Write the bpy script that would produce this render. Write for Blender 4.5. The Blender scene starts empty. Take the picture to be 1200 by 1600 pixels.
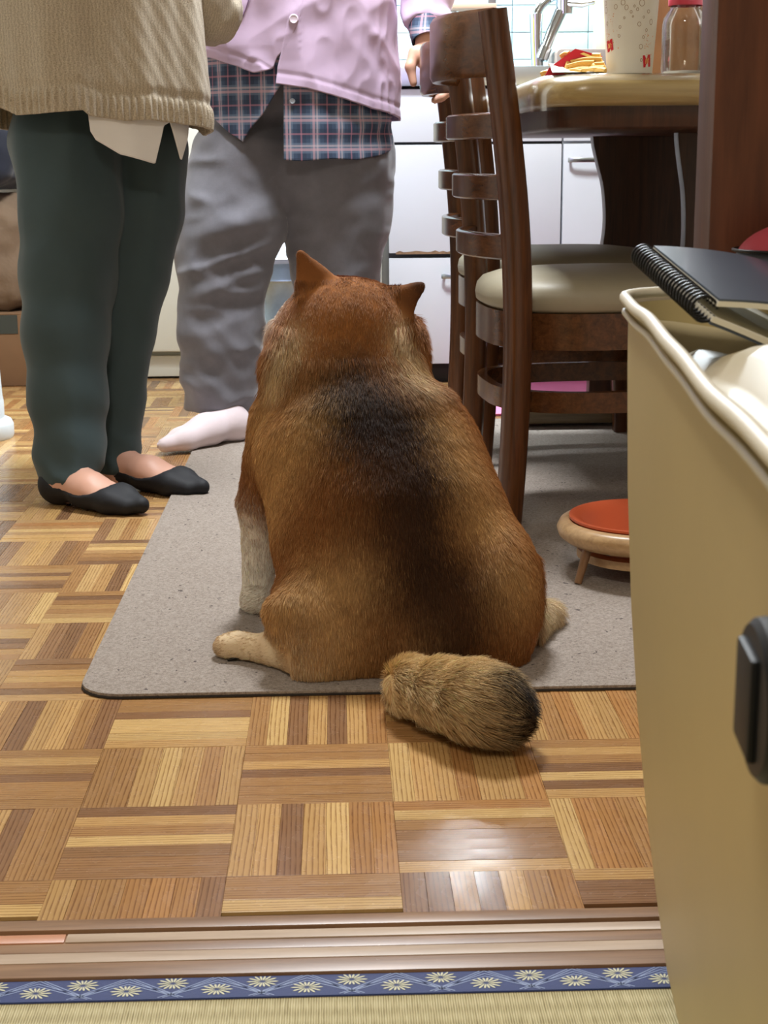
import bpy, bmesh, math, random
import numpy as np
from mathutils import Vector, Matrix
random.seed(7); rng = np.random.default_rng(11)
scene = bpy.context.scene
COL = scene.collection
PI = math.pi

# ------------------------------------------------------------------ camera
F, H = 2391.6, 0.6086
PITCH, YAW, ROLL = 0.23036, 0.03021, -0.00785
def ray(x, y):
    u, w = x-600, y-800
    c, s = math.cos(ROLL), math.sin(ROLL); u, w = c*u+s*w, -s*u+c*w
    a, d, v = u/F, 1.0, w/F
    c, s = math.cos(PITCH), math.sin(PITCH)
    yy = c*d-s*v; zz = -(s*d+c*v)
    c, s = math.cos(YAW), math.sin(YAW)
    return np.array([c*a+s*yy, -s*a+c*yy, zz])
CAM = np.array([0, 0, H])
def P(x, y, Y):                       # the point of pixel (x, y) at distance Y down the room
    r = ray(x, y); return r*(Y/r[1])+CAM
def G(x, y, z=0.0):                   # the point of pixel (x, y) on the level z
    r = ray(x, y); return r*((z-H)/r[2])+CAM
cam = bpy.data.cameras.new('camera'); camo = bpy.data.objects.new('camera', cam); COL.objects.link(camo)
fw = Vector(ray(600, 800)).normalized(); rt = Vector(ray(601, 800)-ray(600, 800)).normalized(); up = rt.cross(fw)
M4 = Matrix((( rt.x, up.x, -fw.x, 0), (rt.y, up.y, -fw.y, 0), (rt.z, up.z, -fw.z, H), (0, 0, 0, 1)))
camo.matrix_world = M4
cam.sensor_fit = 'AUTO'; cam.sensor_width = 36; cam.lens = 36*F/1600; cam.clip_start = .02
cam.dof.use_dof = True; cam.dof.focus_distance = 1.95; cam.dof.aperture_fstop = 30
scene.camera = camo
# ------------------------------------------------------------------ world, lamps, exposure
w = bpy.data.worlds.new('world'); scene.world = w; w.use_nodes = True
w.node_tree.nodes['Background'].inputs[0].default_value = (.55, .62, .75, 1)
w.node_tree.nodes['Background'].inputs[1].default_value = .05
scene.view_settings.view_transform = 'Standard'; scene.view_settings.look = 'None'
scene.view_settings.gamma = 1; scene.view_settings.use_curve_mapping = False
scene.view_settings.exposure = 0.56
LAMPS = dict(tube=(46, (.86, .95, 1.0)), kitchen=(50, (.93, .97, 1.0)), tatami=(15, (1.0, .9, .76)))
def area(name, loc, rot, sx, sy, watts, color, parent=None):
    l = bpy.data.lights.new(name, 'AREA'); l.shape = 'RECTANGLE'; l.size = sx; l.size_y = sy; l.energy = watts; l.color = color
    o = bpy.data.objects.new(name, l); COL.objects.link(o); o.location = loc; o.rotation_euler = rot
    return o
area('sink_lamp_light', (.35, 4.42, 1.60), (math.radians(-28), 0, 0), 1.1, .07, *LAMPS['tube'])
area('kitchen_lamp_light', (.08, 2.92, 2.24), (0, 0, 0), .42, .42, *LAMPS['kitchen'])
area('tatami_fill_light', (-.25, -.1, 2.14), (0, 0, 0), .4, .4, *LAMPS['tatami'])  # unseen lamp added behind the camera as front fill

# ------------------------------------------------------------------ materials
def lin(c):
    out = []
    for v in c[:3]:
        v = v/255
        out.append(v/12.92 if v <= .04045 else ((v+.055)/1.055)**2.4)
    return out
def rgba(c): return (*lin(c), 1)
class N:
    def __init__(s, name):
        s.m = bpy.data.materials.new(name); s.m.use_nodes = True; s.t = s.m.node_tree
        s.b = s.t.nodes['Principled BSDF']; s.o = s.t.nodes['Material Output']
    def n(s, typ, **kw):
        n = s.t.nodes.new(typ)
        for k, v in kw.items():
            if k in n.inputs.keys() if isinstance(k, str) else False: n.inputs[k].default_value = v
            else: setattr(n, k, v)
        return n
    def l(s, a, b): s.t.links.new(a, b)
    def math(s, op, a, b=None, c=None):
        n = s.t.nodes.new('ShaderNodeMath'); n.operation = op
        for i, v in enumerate((a, b, c)):
            if v is None: continue
            if isinstance(v, (int, float)): n.inputs[i].default_value = v
            else: s.l(v, n.inputs[i])
        return n.outputs[0]
    def mix(s, fac, a, b, blend='MIX'):
        n = s.t.nodes.new('ShaderNodeMix'); n.data_type = 'RGBA'; n.blend_type = blend
        for i, v in ((0, fac), (6, a), (7, b)):
            if isinstance(v, (int, float)): n.inputs[i].default_value = v
            elif isinstance(v, tuple): n.inputs[i].default_value = v
            else: s.l(v, n.inputs[i])
        return n.outputs[2]
    def coord(s, kind='Object', scale=(1, 1, 1), rot=(0, 0, 0)):
        tc = s.t.nodes.new('ShaderNodeTexCoord'); mp = s.t.nodes.new('ShaderNodeMapping')
        mp.inputs['Scale'].default_value = scale; mp.inputs['Rotation'].default_value = rot
        s.l(tc.outputs[kind], mp.inputs[0]); return mp.outputs[0]
    def noise(s, vec, scale, detail=4, rough=.55, dist=0):
        n = s.t.nodes.new('ShaderNodeTexNoise'); s.l(vec, n.inputs['Vector'])
        n.inputs['Scale'].default_value = scale; n.inputs['Detail'].default_value = detail
        n.inputs['Roughness'].default_value = rough; n.inputs['Distortion'].default_value = dist
        return n.outputs[0]
    def ramp(s, fac, stops):
        n = s.t.nodes.new('ShaderNodeValToRGB'); cr = n.color_ramp
        while len(cr.elements) < len(stops): cr.elements.new(.5)
        for e, (p, c) in zip(cr.elements, stops): e.position = p; e.color = c
        s.l(fac, n.inputs[0]); return n.outputs[0]
    def bump(s, hgt, strength=.3, dist=.002):
        n = s.t.nodes.new('ShaderNodeBump'); n.inputs['Strength'].default_value = strength; n.inputs['Distance'].default_value = dist
        s.l(hgt, n.inputs['Height']); s.l(n.outputs[0], s.b.inputs['Normal'])
def plain(name, col, rough=.5, metal=0, var=.0, vscale=8, bump=0, bscale=200, bdist=.001, coat=0, sheen=0, spec=.5, emit=None, estr=0):
    k = N(name); b = k.b
    b.inputs['Roughness'].default_value = rough; b.inputs['Metallic'].default_value = metal
    b.inputs['Specular IOR Level'].default_value = spec
    b.inputs['Coat Weight'].default_value = coat; b.inputs['Sheen Weight'].default_value = sheen
    c = rgba(col); vec = k.coord('Object')
    nz = k.noise(vec, vscale, 5)
    d = tuple(max(0, x*(1-var)) for x in c[:3])+(1,); l2 = tuple(min(1, x*(1+var)) for x in c[:3])+(1,)
    k.l(k.ramp(nz, [(.3, d), (.7, l2)]), b.inputs['Base Color'])
    if bump: k.bump(k.noise(vec, bscale, 3), bump, bdist)
    if emit: b.inputs['Emission Color'].default_value = rgba(emit); b.inputs['Emission Strength'].default_value = estr
    return k.m
def wood(name, dark, light, axis='Z', rough=.35, scale=1.0, coat=.0, wear=None, spec=.5):
    k = N(name); sc = {'X': (2, 28, 28), 'Y': (28, 2, 28), 'Z': (28, 28, 2)}[axis]
    vec = k.coord('Object', tuple(v*scale for v in sc))
    g = k.noise(vec, 3.0, 6, .6, .6); g2 = k.noise(vec, 12, 3, .5)
    f = k.math('ADD', k.math('MULTIPLY', g, .75), k.math('MULTIPLY', g2, .25))
    c = k.ramp(f, [(.3, rgba(dark)), (.68, rgba(light))])
    if wear:
        wv = k.noise(k.coord('Object'), 60, 6, .7)
        c = k.mix(k.ramp(wv, [(.68, (0, 0, 0, 1)), (.74, (1, 1, 1, 1))]), c, rgba(wear))
    k.l(c, k.b.inputs['Base Color']); k.b.inputs['Roughness'].default_value = rough; k.b.inputs['Coat Weight'].default_value = coat
    k.b.inputs['Specular IOR Level'].default_value = spec
    k.bump(f, .12, .001); return k.m
def strip_mat(name, from_attr):
    k = N(name)
    uv = k.t.nodes.new('ShaderNodeUVMap'); uv.uv_map = 'UVMap'
    off = k.t.nodes.new('ShaderNodeVectorMath'); off.operation = 'ADD'; k.l(uv.outputs[0], off.inputs[0])
    if from_attr:
        at = k.t.nodes.new('ShaderNodeAttribute'); at.attribute_name = 'tone'; base = at.outputs['Color']; rnd = at.outputs['Alpha']
    else:
        oi = k.t.nodes.new('ShaderNodeObjectInfo'); base = oi.outputs['Color']; rnd = oi.outputs['Random']
    cx = k.t.nodes.new('ShaderNodeCombineXYZ')
    k.l(k.math('MULTIPLY', rnd, 37), cx.inputs[0]); k.l(k.math('MULTIPLY', rnd, 91), cx.inputs[1]); k.l(k.math('MULTIPLY', rnd, 53), cx.inputs[2])
    k.l(cx.outputs[0], off.inputs[1])
    mp = k.t.nodes.new('ShaderNodeMapping'); mp.inputs['Scale'].default_value = (9, 75, 1); k.l(off.outputs[0], mp.inputs[0])
    wv = k.t.nodes.new('ShaderNodeTexWave'); wv.wave_type = 'BANDS'; wv.bands_direction = 'Y'; wv.wave_profile = 'SAW'
    k.l(mp.outputs[0], wv.inputs['Vector']); wv.inputs['Scale'].default_value = .9; wv.inputs['Distortion'].default_value = 5; wv.inputs['Detail'].default_value = 2; wv.inputs['Detail Scale'].default_value = .6
    fine = k.noise(mp.outputs[0], 5, 5, .65)
    g = k.math('ADD', k.math('MULTIPLY', wv.outputs['Fac'], .55), k.math('MULTIPLY', fine, .5))
    c = k.mix(1.0, k.ramp(g, [(.28, (.50, .40, .32, 1)), (.46, (.93, .91, .87, 1)), (.85, (1.0, 1.0, .97, 1))]), base, 'MULTIPLY')
    k.l(c, k.b.inputs['Base Color'])
    k.b.inputs['Roughness'].default_value = .32; k.b.inputs['Specular IOR Level'].default_value = .5
    rg = k.noise(k.coord('Object'), 14, 5, .6)
    k.l(k.ramp(rg, [(.3, (.18,)*3+(1,)), (.7, (.34,)*3+(1,))]), k.b.inputs['Roughness'])
    k.bump(g, .10, .0008); return k.m
def knit_mat(name, col, dark, su=230, sv=150):
    k = N(name); uv = k.t.nodes.new('ShaderNodeUVMap'); uv.uv_map = 'UVMap'
    sp = k.t.nodes.new('ShaderNodeSeparateXYZ'); k.l(uv.outputs[0], sp.inputs[0])
    nz = k.noise(uv.outputs[0], 90, 3); nz2 = k.noise(uv.outputs[0], 420, 3, .7)
    nz3 = k.noise(uv.outputs[0], 700, 3, .75)
    u = k.math('SINE', k.math('ADD', k.math('MULTIPLY', sp.outputs[0], 900), k.math('MULTIPLY', nz, 12)))
    hgt = k.math('ADD', k.math('ADD', k.math('MULTIPLY', u, .06), k.math('MULTIPLY', nz2, .8)), k.math('MULTIPLY', nz3, .8))
    c = k.ramp(hgt, [(.52, rgba(dark)), (.98, rgba(col))])
    k.l(c, k.b.inputs['Base Color']); k.b.inputs['Roughness'].default_value = .9; k.b.inputs['Sheen Weight'].default_value = .3
    k.bump(hgt, .8, .003); return k.m
def cloth_mat(name, col, var=.15, su=1500, rough=.85, vscale=25, sheen=.2, bstr=.25):
    k = N(name); vec = k.coord('Object')
    nz = k.noise(vec, vscale, 6, .65); fine = k.noise(vec, su, 2)
    c = rgba(col); a = tuple(x*(1-var) for x in c[:3])+(1,); b = tuple(min(1, x*(1+var)) for x in c[:3])+(1,)
    k.l(k.ramp(k.math('ADD', k.math('MULTIPLY', nz, .7), k.math('MULTIPLY', fine, .3)), [(.3, a), (.7, b)]), k.b.inputs['Base Color'])
    k.b.inputs['Roughness'].default_value = rough; k.b.inputs['Sheen Weight'].default_value = sheen
    k.bump(k.math('ADD', fine, k.math('MULTIPLY', nz, .8)), bstr, .0015); return k.m
def plaid_mat(name):
    k = N(name); uv = k.t.nodes.new('ShaderNodeUVMap'); uv.uv_map = 'UVMap'
    sp = k.t.nodes.new('ShaderNodeSeparateXYZ'); k.l(uv.outputs[0], sp.inputs[0])
    def band(s, period, lo, hi):
        f = k.math('FRACT', k.math('MULTIPLY', s, 1/period))
        return k.math('MULTIPLY', k.math('GREATER_THAN', f, lo), k.math('LESS_THAN', f, hi))
    c = rgba((66, 84, 112)); u, v = sp.outputs[0], sp.outputs[1]
    for s in (u, v):
        c = k.mix(k.math('MULTIPLY', band(s, .058, .0, .34), .45), c, rgba((44, 54, 78)))
        c = k.mix(k.math('MULTIPLY', band(s, .058, .5, .86), .38), c, rgba((132, 152, 178)))
    for s in (u, v):
        c = k.mix(k.math('MULTIPLY', band(s, .058, .58, .67), .5), c, rgba((225, 180, 192)))
        c = k.mix(k.math('MULTIPLY', band(s, .058, .72, .79), .42), c, rgba((222, 205, 214)))
        c = k.mix(k.math('MULTIPLY', band(s, .058, .13, .19), .42), c, rgba((205, 140, 158)))
    k.l(c, k.b.inputs['Base Color']); k.b.inputs['Roughness'].default_value = .85
    k.bump(k.noise(k.coord('Object'), 900, 2), .2, .001); return k.m
def glass_mat(name, tint=(1, 1, 1), alpha=.85, rough=.03, fk=1.0):
    k = N(name); tr = k.t.nodes.new('ShaderNodeBsdfTransparent'); gl = k.t.nodes.new('ShaderNodeBsdfGlossy'); mx = k.t.nodes.new('ShaderNodeMixShader')
    tr.inputs[0].default_value = (*tint, 1); gl.inputs['Roughness'].default_value = rough
    fr = k.t.nodes.new('ShaderNodeFresnel'); fr.inputs[0].default_value = 1.5
    k.l(k.math('ADD', k.math('MULTIPLY', fr.outputs[0], fk), 1-alpha-.1 if alpha < .9 else 0), mx.inputs[0])
    k.l(tr.outputs[0], mx.inputs[1]); k.l(gl.outputs[0], mx.inputs[2]); k.l(mx.outputs[0], k.o.inputs[0]); return k.m
def mat_carpet(name):
    k = N(name); vec = k.coord('Object')
    a = k.noise(vec, 260, 4, .7); b = k.noise(vec, 900, 2, .6); big = k.noise(vec, 3, 3)
    c = k.ramp(k.math('ADD', k.math('MULTIPLY', a, .6), k.math('MULTIPLY', b, .4)), [(.34, rgba((112, 101, 93))), (.52, rgba((158, 147, 138))), (.68, rgba((182, 172, 163)))])
    sp = k.noise(k.coord('Object', (1, .7, 1)), 110, 2, .5)
    c = k.mix(k.ramp(sp, [(.70, (0, 0, 0, 1)), (.73, (1, 1, 1, 1))]), c, rgba((80, 72, 72)))
    c = k.mix(k.math('MULTIPLY', big, .25), c, rgba((150, 135, 122)))
    k.l(c, k.b.inputs['Base Color']); k.b.inputs['Roughness'].default_value = .95; k.b.inputs['Specular IOR Level'].default_value = .2
    k.bump(k.math('ADD', a, b), .5, .002); return k.m
def tatami_mat_m(name):
    k = N(name); vec = k.coord('Object'); sp = k.t.nodes.new('ShaderNodeSeparateXYZ'); k.l(vec, sp.inputs[0])
    nz = k.noise(vec, 40, 3)
    thr = k.math('SINE', k.math('ADD', k.math('MULTIPLY', sp.outputs[0], 2*PI/.0019), k.math('MULTIPLY', nz, 3)))
    row = k.math('SINE', k.math('MULTIPLY', sp.outputs[1], 2*PI/.019))
    st = k.noise(k.coord('Object', (520, 40, 1)), 1, 3, .6)
    g = k.math('ADD', k.math('ADD', k.math('MULTIPLY', thr, .25), k.math('MULTIPLY', row, .08)), k.math('MULTIPLY', st, .9))
    k.l(k.ramp(g, [(.0, rgba((132, 118, 78))), (.45, rgba((190, 176, 130))), (.9, rgba((222, 212, 172)))]), k.b.inputs['Base Color'])
    k.b.inputs['Roughness'].default_value = .6; k.bump(g, .7, .0012); return k.m

# ------------------------------------------------------------------ objects
WL = {}
def empty(name, loc, rz=0):
    o = bpy.data.objects.new(name, None); COL.objects.link(o); o.location = loc; o.rotation_euler = (0, 0, rz)
    o.empty_display_size = .05; WL[o.name] = np.array(loc, float); return o
def tag(o, label=None, cat=None, group=None, kind=None):
    if label: o['label'] = label
    if cat: o['category'] = cat
    if group: o['group'] = group
    if kind: o['kind'] = kind
    return o
def thing(name, label, cat, loc, rz=0, group=None): return tag(empty(name, loc, rz), label, cat, group)
def mk(name, V, Fc, mat, parent=None, smooth=True, local=False, uv=None, sharp=None):
    V = np.asarray(V, float).reshape(-1, 3)
    off = np.zeros(3)
    if parent is not None:
        off = WL[parent.name] if not local else np.zeros(3)
    me = bpy.data.meshes.new(name)
    if isinstance(Fc, np.ndarray):
        n = len(Fc); kk = Fc.shape[1]
        me.vertices.add(len(V)); me.vertices.foreach_set('co', (V-off).astype(np.float32).ravel())
        me.loops.add(n*kk); me.loops.foreach_set('vertex_index', Fc.astype(np.int32).ravel())
        me.polygons.add(n); me.polygons.foreach_set('loop_start', (np.arange(n)*kk).astype(np.int32))
        me.update(calc_edges=True); me.validate()
    else:
        me.from_pydata((V-off).tolist(), [], Fc); me.update()
    if smooth: me.polygons.foreach_set('use_smooth', [True]*len(me.polygons))
    if smooth and sharp:
        me.set_sharp_from_angle(angle=math.radians(sharp))
    if uv is not None:
        ul = me.uv_layers.new(name='UVMap'); idx = np.zeros(len(me.loops), np.int32); me.loops.foreach_get('vertex_index', idx)
        ul.data.foreach_set('uv', np.asarray(uv, np.float32)[idx].ravel())
    me.materials.append(mat)
    o = bpy.data.objects.new(name, me); COL.objects.link(o)
    if parent is not None: o.parent = parent; WL[o.name] = WL[parent.name] if not local else np.zeros(3)
    else: WL[o.name] = np.zeros(3)
    return o
def bm_obj(name, bm, mat, parent=None, smooth=False, local=False, sharp=40):
    bm.normal_update()
    V = [v.co[:] for v in bm.verts]; bm.verts.index_update()
    Fc = [[v.index for v in f.verts] for f in bm.faces]; bm.free()
    return mk(name, V, Fc, mat, parent, smooth or True, local, sharp=sharp)
def box(name, lo, hi, mat, parent=None, bev=.003, seg=2, local=False, rot=None, piv=None):
    bm = bmesh.new(); bmesh.ops.create_cube(bm, size=1)
    lo = np.array(lo, float); hi = np.array(hi, float); c = (lo+hi)/2; s = hi-lo
    for v in bm.verts: v.co = Vector((v.co.x*s[0]+c[0], v.co.y*s[1]+c[1], v.co.z*s[2]+c[2]))
    if bev > 0: bmesh.ops.bevel(bm, geom=bm.edges[:], offset=min(bev, min(s)*.45), segments=seg, profile=.6, affect='EDGES')
    if rot is not None:
        R = Matrix.Rotation(rot[0], 4, rot[1]); p = Vector(piv if piv is not None else c)
        for v in bm.verts: v.co = R @ (v.co-p)+p
    return bm_obj(name, bm, mat, parent, local=local)
def prism(name, poly, axis, a, b, mat, parent=None, bev=.002, local=False, seg=2):
    # poly: 2-D outline in the two other axes, extruded along axis from a to b
    bm = bmesh.new(); def3 = {'X': lambda p, t: (t, p[0], p[1]), 'Y': lambda p, t: (p[0], t, p[1]), 'Z': lambda p, t: (p[0], p[1], t)}[axis]
    va = [bm.verts.new(def3(p, a)) for p in poly]; vb = [bm.verts.new(def3(p, b)) for p in poly]
    n = len(poly); bm.faces.new(va); bm.faces.new(vb[::-1])
    for i in range(n): bm.faces.new((va[i], vb[i], vb[(i+1) % n], va[(i+1) % n]))
    bmesh.ops.recalc_face_normals(bm, faces=bm.faces[:])
    if bev: 
        eds = [e for e in bm.edges if (e.verts[0] in va) == (e.verts[1] in va)]
        bmesh.ops.bevel(bm, geom=eds, offset=bev, segments=seg, profile=.6, affect='EDGES')
    return bm_obj(name, bm, mat, parent, local=local, sharp=35)
def rrect(x0, y0, x1, y1, r, n=6):
    pts = []
    for cx, cy, a0 in ((x1-r, y1-r, 0), (x0+r, y1-r, 90), (x0+r, y0+r, 180), (x1-r, y0+r, 270)):
        for i in range(n+1):
            a = math.radians(a0+90*i/n); pts.append((cx+r*math.cos(a), cy+r*math.sin(a)))
    return pts
def lathe(name, prof, c, mat, parent=None, n=48, local=False, sharp=35, closed=False):
    V = []; Fc = []; m = len(prof)
    for i in range(n):
        a = 2*PI*i/n
        for r, z in prof: V.append((c[0]+r*math.cos(a), c[1]+r*math.sin(a), c[2]+z))
    for i in range(n):
        j = (i+1) % n
        for k in range(m-1): Fc.append((i*m+k, j*m+k, j*m+k+1, i*m+k+1))
    if not closed:
        if prof[0][0] > 1e-6: Fc.append([i*m for i in range(n)][::-1])
        if prof[-1][0] > 1e-6: Fc.append([i*m+m-1 for i in range(n)])
    else:
        for i in range(n): j = (i+1) % n; Fc.append((i*m+m-1, j*m+m-1, j*m, i*m))
    return mk(name, V, Fc, mat, parent, True, local, sharp=sharp)
def sweep_arrays(pts, rad, n=14, cross=None, up0=(0, 0, 1), closed=False, caps=True, twist=None):
    pts = np.asarray(pts, float); m = len(pts)
    tg = np.gradient(pts, axis=0) if not closed else np.roll(pts, -1, 0)-np.roll(pts, 1, 0)
    tg /= np.linalg.norm(tg, axis=1)[:, None]+1e-12
    V = []; rad = np.broadcast_to(np.asarray(rad, float), (m,)) if np.ndim(rad) < 2 else np.asarray(rad, float)
    if cross is None: cross = [(math.cos(2*PI*i/n), math.sin(2*PI*i/n)) for i in range(n)]
    n = len(cross); u = np.array(up0, float)
    for i in range(m):
        a = u-tg[i]*np.dot(u, tg[i]); a /= np.linalg.norm(a)+1e-12; b = np.cross(tg[i], a)
        if not (closed): u = a if twist is None else np.array(up0, float)
        rr = rad[i] if np.ndim(rad) == 2 else (rad[i], rad[i])
        tw = twist[i] if twist is not None else 0
        for (cx, cy) in cross:
            x, y = cx*math.cos(tw)-cy*math.sin(tw), cx*math.sin(tw)+cy*math.cos(tw)
            V.append(pts[i]+a*x*rr[0]+b*y*rr[1])
    Fc = []
    for i in range(m-1 if not closed else m):
        j = (i+1) % m
        for k in range(n):
            l = (k+1) % n; Fc.append((i*n+k, i*n+l, j*n+l, j*n+k))
    if caps and not closed:
        Fc.append(list(range(n))[::-1]); Fc.append([(m-1)*n+k for k in range(n)])
    return np.array(V), Fc
def sweep(name, pts, rad, mat, parent=None, local=False, sharp=50, **kw):
    V, Fc = sweep_arrays(pts, rad, **kw); return mk(name, V, Fc, mat, parent, True, local, sharp=sharp)
def join(parts):
    V = []; Fc = []; o = 0
    for v, f in parts:
        V.append(np.asarray(v, float)); Fc += [tuple(i+o for i in q) for q in f]; o += len(v)
    return np.concatenate(V), Fc
RC = [(1, .75), (.75, 1), (-.75, 1), (-1, .75), (-1, -.75), (-.75, -1), (.75, -1), (1, -.75)]   # rounded rectangle section
def catmull(pts, n=8):
    pts = np.asarray(pts, float); out = []
    q = np.vstack([2*pts[0]-pts[1], pts, 2*pts[-1]-pts[-2]])
    for i in range(1, len(q)-2):
        for t in np.linspace(0, 1, n, endpoint=False):
            a, b, c, d = q[i-1], q[i], q[i+1], q[i+2]
            out.append(.5*((2*b)+(c-a)*t+(2*a-5*b+4*c-d)*t*t+(-a+3*b-3*c+d)*t**3))
    out.append(pts[-1]); return np.array(out)
# ------------------------------------------------------------------ noise and implicit bodies
def _h(i, j, k):
    n = (i.astype(np.int64)*374761393+j.astype(np.int64)*668265263+k.astype(np.int64)*2147483647) & 0xffffffff
    n = ((n ^ (n >> 13))*1274126177) & 0xffffffff
    return ((n ^ (n >> 16)) & 0xffff)/32767.5-1
def vnoise(p):
    i = np.floor(p).astype(np.int64); f = p-i; f = f*f*(3-2*f); r = 0
    for a in (0, 1):
        for b in (0, 1):
            for c in (0, 1):
                wgt = (f[:, 0] if a else 1-f[:, 0])*(f[:, 1] if b else 1-f[:, 1])*(f[:, 2] if c else 1-f[:, 2])
                r = r+wgt*_h(i[:, 0]+a, i[:, 1]+b, i[:, 2]+c)
    return r
class Field:
    def __init__(s, lo, hi, step):
        s.lo = np.array(lo, float); s.step = step; s.n = np.ceil((np.array(hi)-s.lo)/step).astype(int)+1
        s.F = np.full(s.n, .06, np.float32)
        s.ax = [s.lo[i]+np.arange(s.n[i])*step for i in range(3)]
    def _sl(s, lo, hi):
        a = np.clip(np.floor((np.array(lo)-s.lo)/s.step).astype(int), 0, s.n); b = np.clip(np.ceil((np.array(hi)-s.lo)/s.step).astype(int)+1, 0, s.n)
        return tuple(slice(x, y) for x, y in zip(a, b))
    def _put(s, sl, d, k, sub=False):
        A = s.F[sl]; d = d.astype(np.float32)
        if sub: s.F[sl] = np.maximum(A, -d); return
        h = np.clip(.5+.5*(A-d)/k, 0, 1); s.F[sl] = A*(1-h)+d*h-k*h*(1-h)
    def ell(s, c, r, k=.02, R=None, sub=False):
        c = np.array(c, float); r = np.array(r, float); m = max(r)+k+3*s.step
        sl = s._sl(c-m, c+m)
        x, y, z = np.meshgrid(s.ax[0][sl[0]]-c[0], s.ax[1][sl[1]]-c[1], s.ax[2][sl[2]]-c[2], indexing='ij', sparse=True)
        if R is not None:
            x, y, z = np.broadcast_arrays(x, y, z); q = np.stack([x, y, z], -1) @ np.array(R)
            x, y, z = q[..., 0], q[..., 1], q[..., 2]
        k0 = np.sqrt((x/r[0])**2+(y/r[1])**2+(z/r[2])**2); k1 = np.sqrt((x/r[0]**2)**2+(y/r[1]**2)**2+(z/r[2]**2)**2)+1e-9
        s._put(sl, k0*(k0-1)/k1, k, sub)
    def cone(s, a, b, ra, rb, k=.01):
        a = np.array(a, float); b = np.array(b, float); m = max(ra, rb)+k+3*s.step
        sl = s._sl(np.minimum(a, b)-m, np.maximum(a, b)+m)
        x, y, z = np.meshgrid(s.ax[0][sl[0]]-a[0], s.ax[1][sl[1]]-a[1], s.ax[2][sl[2]]-a[2], indexing='ij', sparse=True)
        d = b-a; t = np.clip((x*d[0]+y*d[1]+z*d[2])/np.dot(d, d), 0, 1)
        s._put(sl, np.sqrt((x-d[0]*t)**2+(y-d[1]*t)**2+(z-d[2]*t)**2)-(ra+(rb-ra)*t), k)
    def chain(s, pts, rad, k=.01):
        for i in range(len(pts)-1): s.cone(pts[i], pts[i+1], rad[i], rad[i+1], k)
    def cut(s, fn):                  # keep where fn(x,y,z) < 0
        x, y, z = np.meshgrid(*s.ax, indexing='ij', sparse=True); s.F = np.maximum(s.F, fn(x, y, z).astype(np.float32))
    def mesh(s, smooth=2):
        Fd = s.F.copy()
        for sl in ((0,), (-1,)):
            Fd[sl[0], :, :] = .05; Fd[:, sl[0], :] = .05; Fd[:, :, sl[0]] = .05
        ins = Fd < 0
        c = sum(ins[i:s.n[0]-1+i, j:s.n[1]-1+j, k:s.n[2]-1+k].astype(np.int8) for i in (0, 1) for j in (0, 1) for k in (0, 1))
        act = np.argwhere((c > 0) & (c < 8)); idx = np.full(c.shape, -1, np.int64); idx[tuple(act.T)] = np.arange(len(act))
        acc = np.zeros((len(act), 3)); cnt = np.zeros(len(act))
        cor = [(i, j, k) for i in (0, 1) for j in (0, 1) for k in (0, 1)]
        for p in cor:
            for a in range(3):
                if p[a]: continue
                q = list(p); q[a] = 1
                f0 = Fd[act[:, 0]+p[0], act[:, 1]+p[1], act[:, 2]+p[2]]; f1 = Fd[act[:, 0]+q[0], act[:, 1]+q[1], act[:, 2]+q[2]]
                cr = (f0 < 0) != (f1 < 0); t = np.where(cr, f0/(f0-f1+1e-12), 0)
                pt = np.array(p, float)[None]+t[:, None]*(np.array(q)-np.array(p))[None]
                acc += pt*cr[:, None]; cnt += cr
        V = s.lo+(act+acc/np.maximum(cnt, 1)[:, None])*s.step
        Q = []
        for a in range(3):
            b, cc = (a+1) % 3, (a+2) % 3
            sl0 = [slice(None)]*3; sl1 = [slice(None)]*3; sl0[a] = slice(0, -1); sl1[a] = slice(1, None)
            e0 = ins[tuple(sl0)]; e1 = ins[tuple(sl1)]; ed = np.argwhere(e0 != e1)
            ed = ed[(ed[:, b] > 0) & (ed[:, cc] > 0) & (ed[:, b] < s.n[b]-1) & (ed[:, cc] < s.n[cc]-1)]
            fl = e0[tuple(ed.T)]
            def cell(db, dc):
                e = ed.copy(); e[:, b] += db; e[:, cc] += dc; return idx[tuple(e.T)]
            q = np.stack([cell(-1, -1), cell(0, -1), cell(0, 0), cell(-1, 0)], 1); q[~fl] = q[~fl][:, ::-1]
            Q.append(q)
        Q = np.concatenate(Q); Q = Q[(Q >= 0).all(1)]
        for it in range(smooth): V = lapl(V, Q)
        return V, Q
def lapl(V, Q, f=.6):
    S = np.zeros_like(V); n = np.zeros(len(V))
    for i in range(4):
        a, b = Q[:, i], Q[:, (i+1) % 4]
        np.add.at(S, a, V[b]); np.add.at(n, a, 1); np.add.at(S, b, V[a]); np.add.at(n, b, 1)
    return V*(1-f)+f*S/np.maximum(n, 1)[:, None]
def vnormals(V, Q):
    nn = np.cross(V[Q[:, 2]]-V[Q[:, 0]], V[Q[:, 3]]-V[Q[:, 1]]); N_ = np.zeros_like(V)
    for i in range(4): np.add.at(N_, Q[:, i], nn)
    return N_/(np.linalg.norm(N_, axis=1)[:, None]+1e-12)
def rotm(axis, deg): return np.array(Matrix.Rotation(math.radians(deg), 3, axis))

# ================================================================== THE SETTING
m_grout = plain('dark_joint', (84, 60, 38), .8)
m_plaster = plain('plaster_wall', (196, 188, 172), .9, var=.04, bump=.15, bscale=120)
m_ceil = plain('ceiling_board', (205, 198, 184), .9, var=.03)
m_kwall = plain('kitchen_wall', (188, 184, 174), .8, var=.04)
m_brown = wood('pillar_wood', (68, 35, 23), (102, 58, 38), 'Z', .38)
ZC = 2.36; KX0, KX1, TX0, TX1 = -1.25, 1.45, -1.5, 1.4
SILL0, SILL1, YB, YF = 1.0535, 1.1445, 4.72, -1.9
def struct(o): o['kind'] = 'structure'; return o
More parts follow.
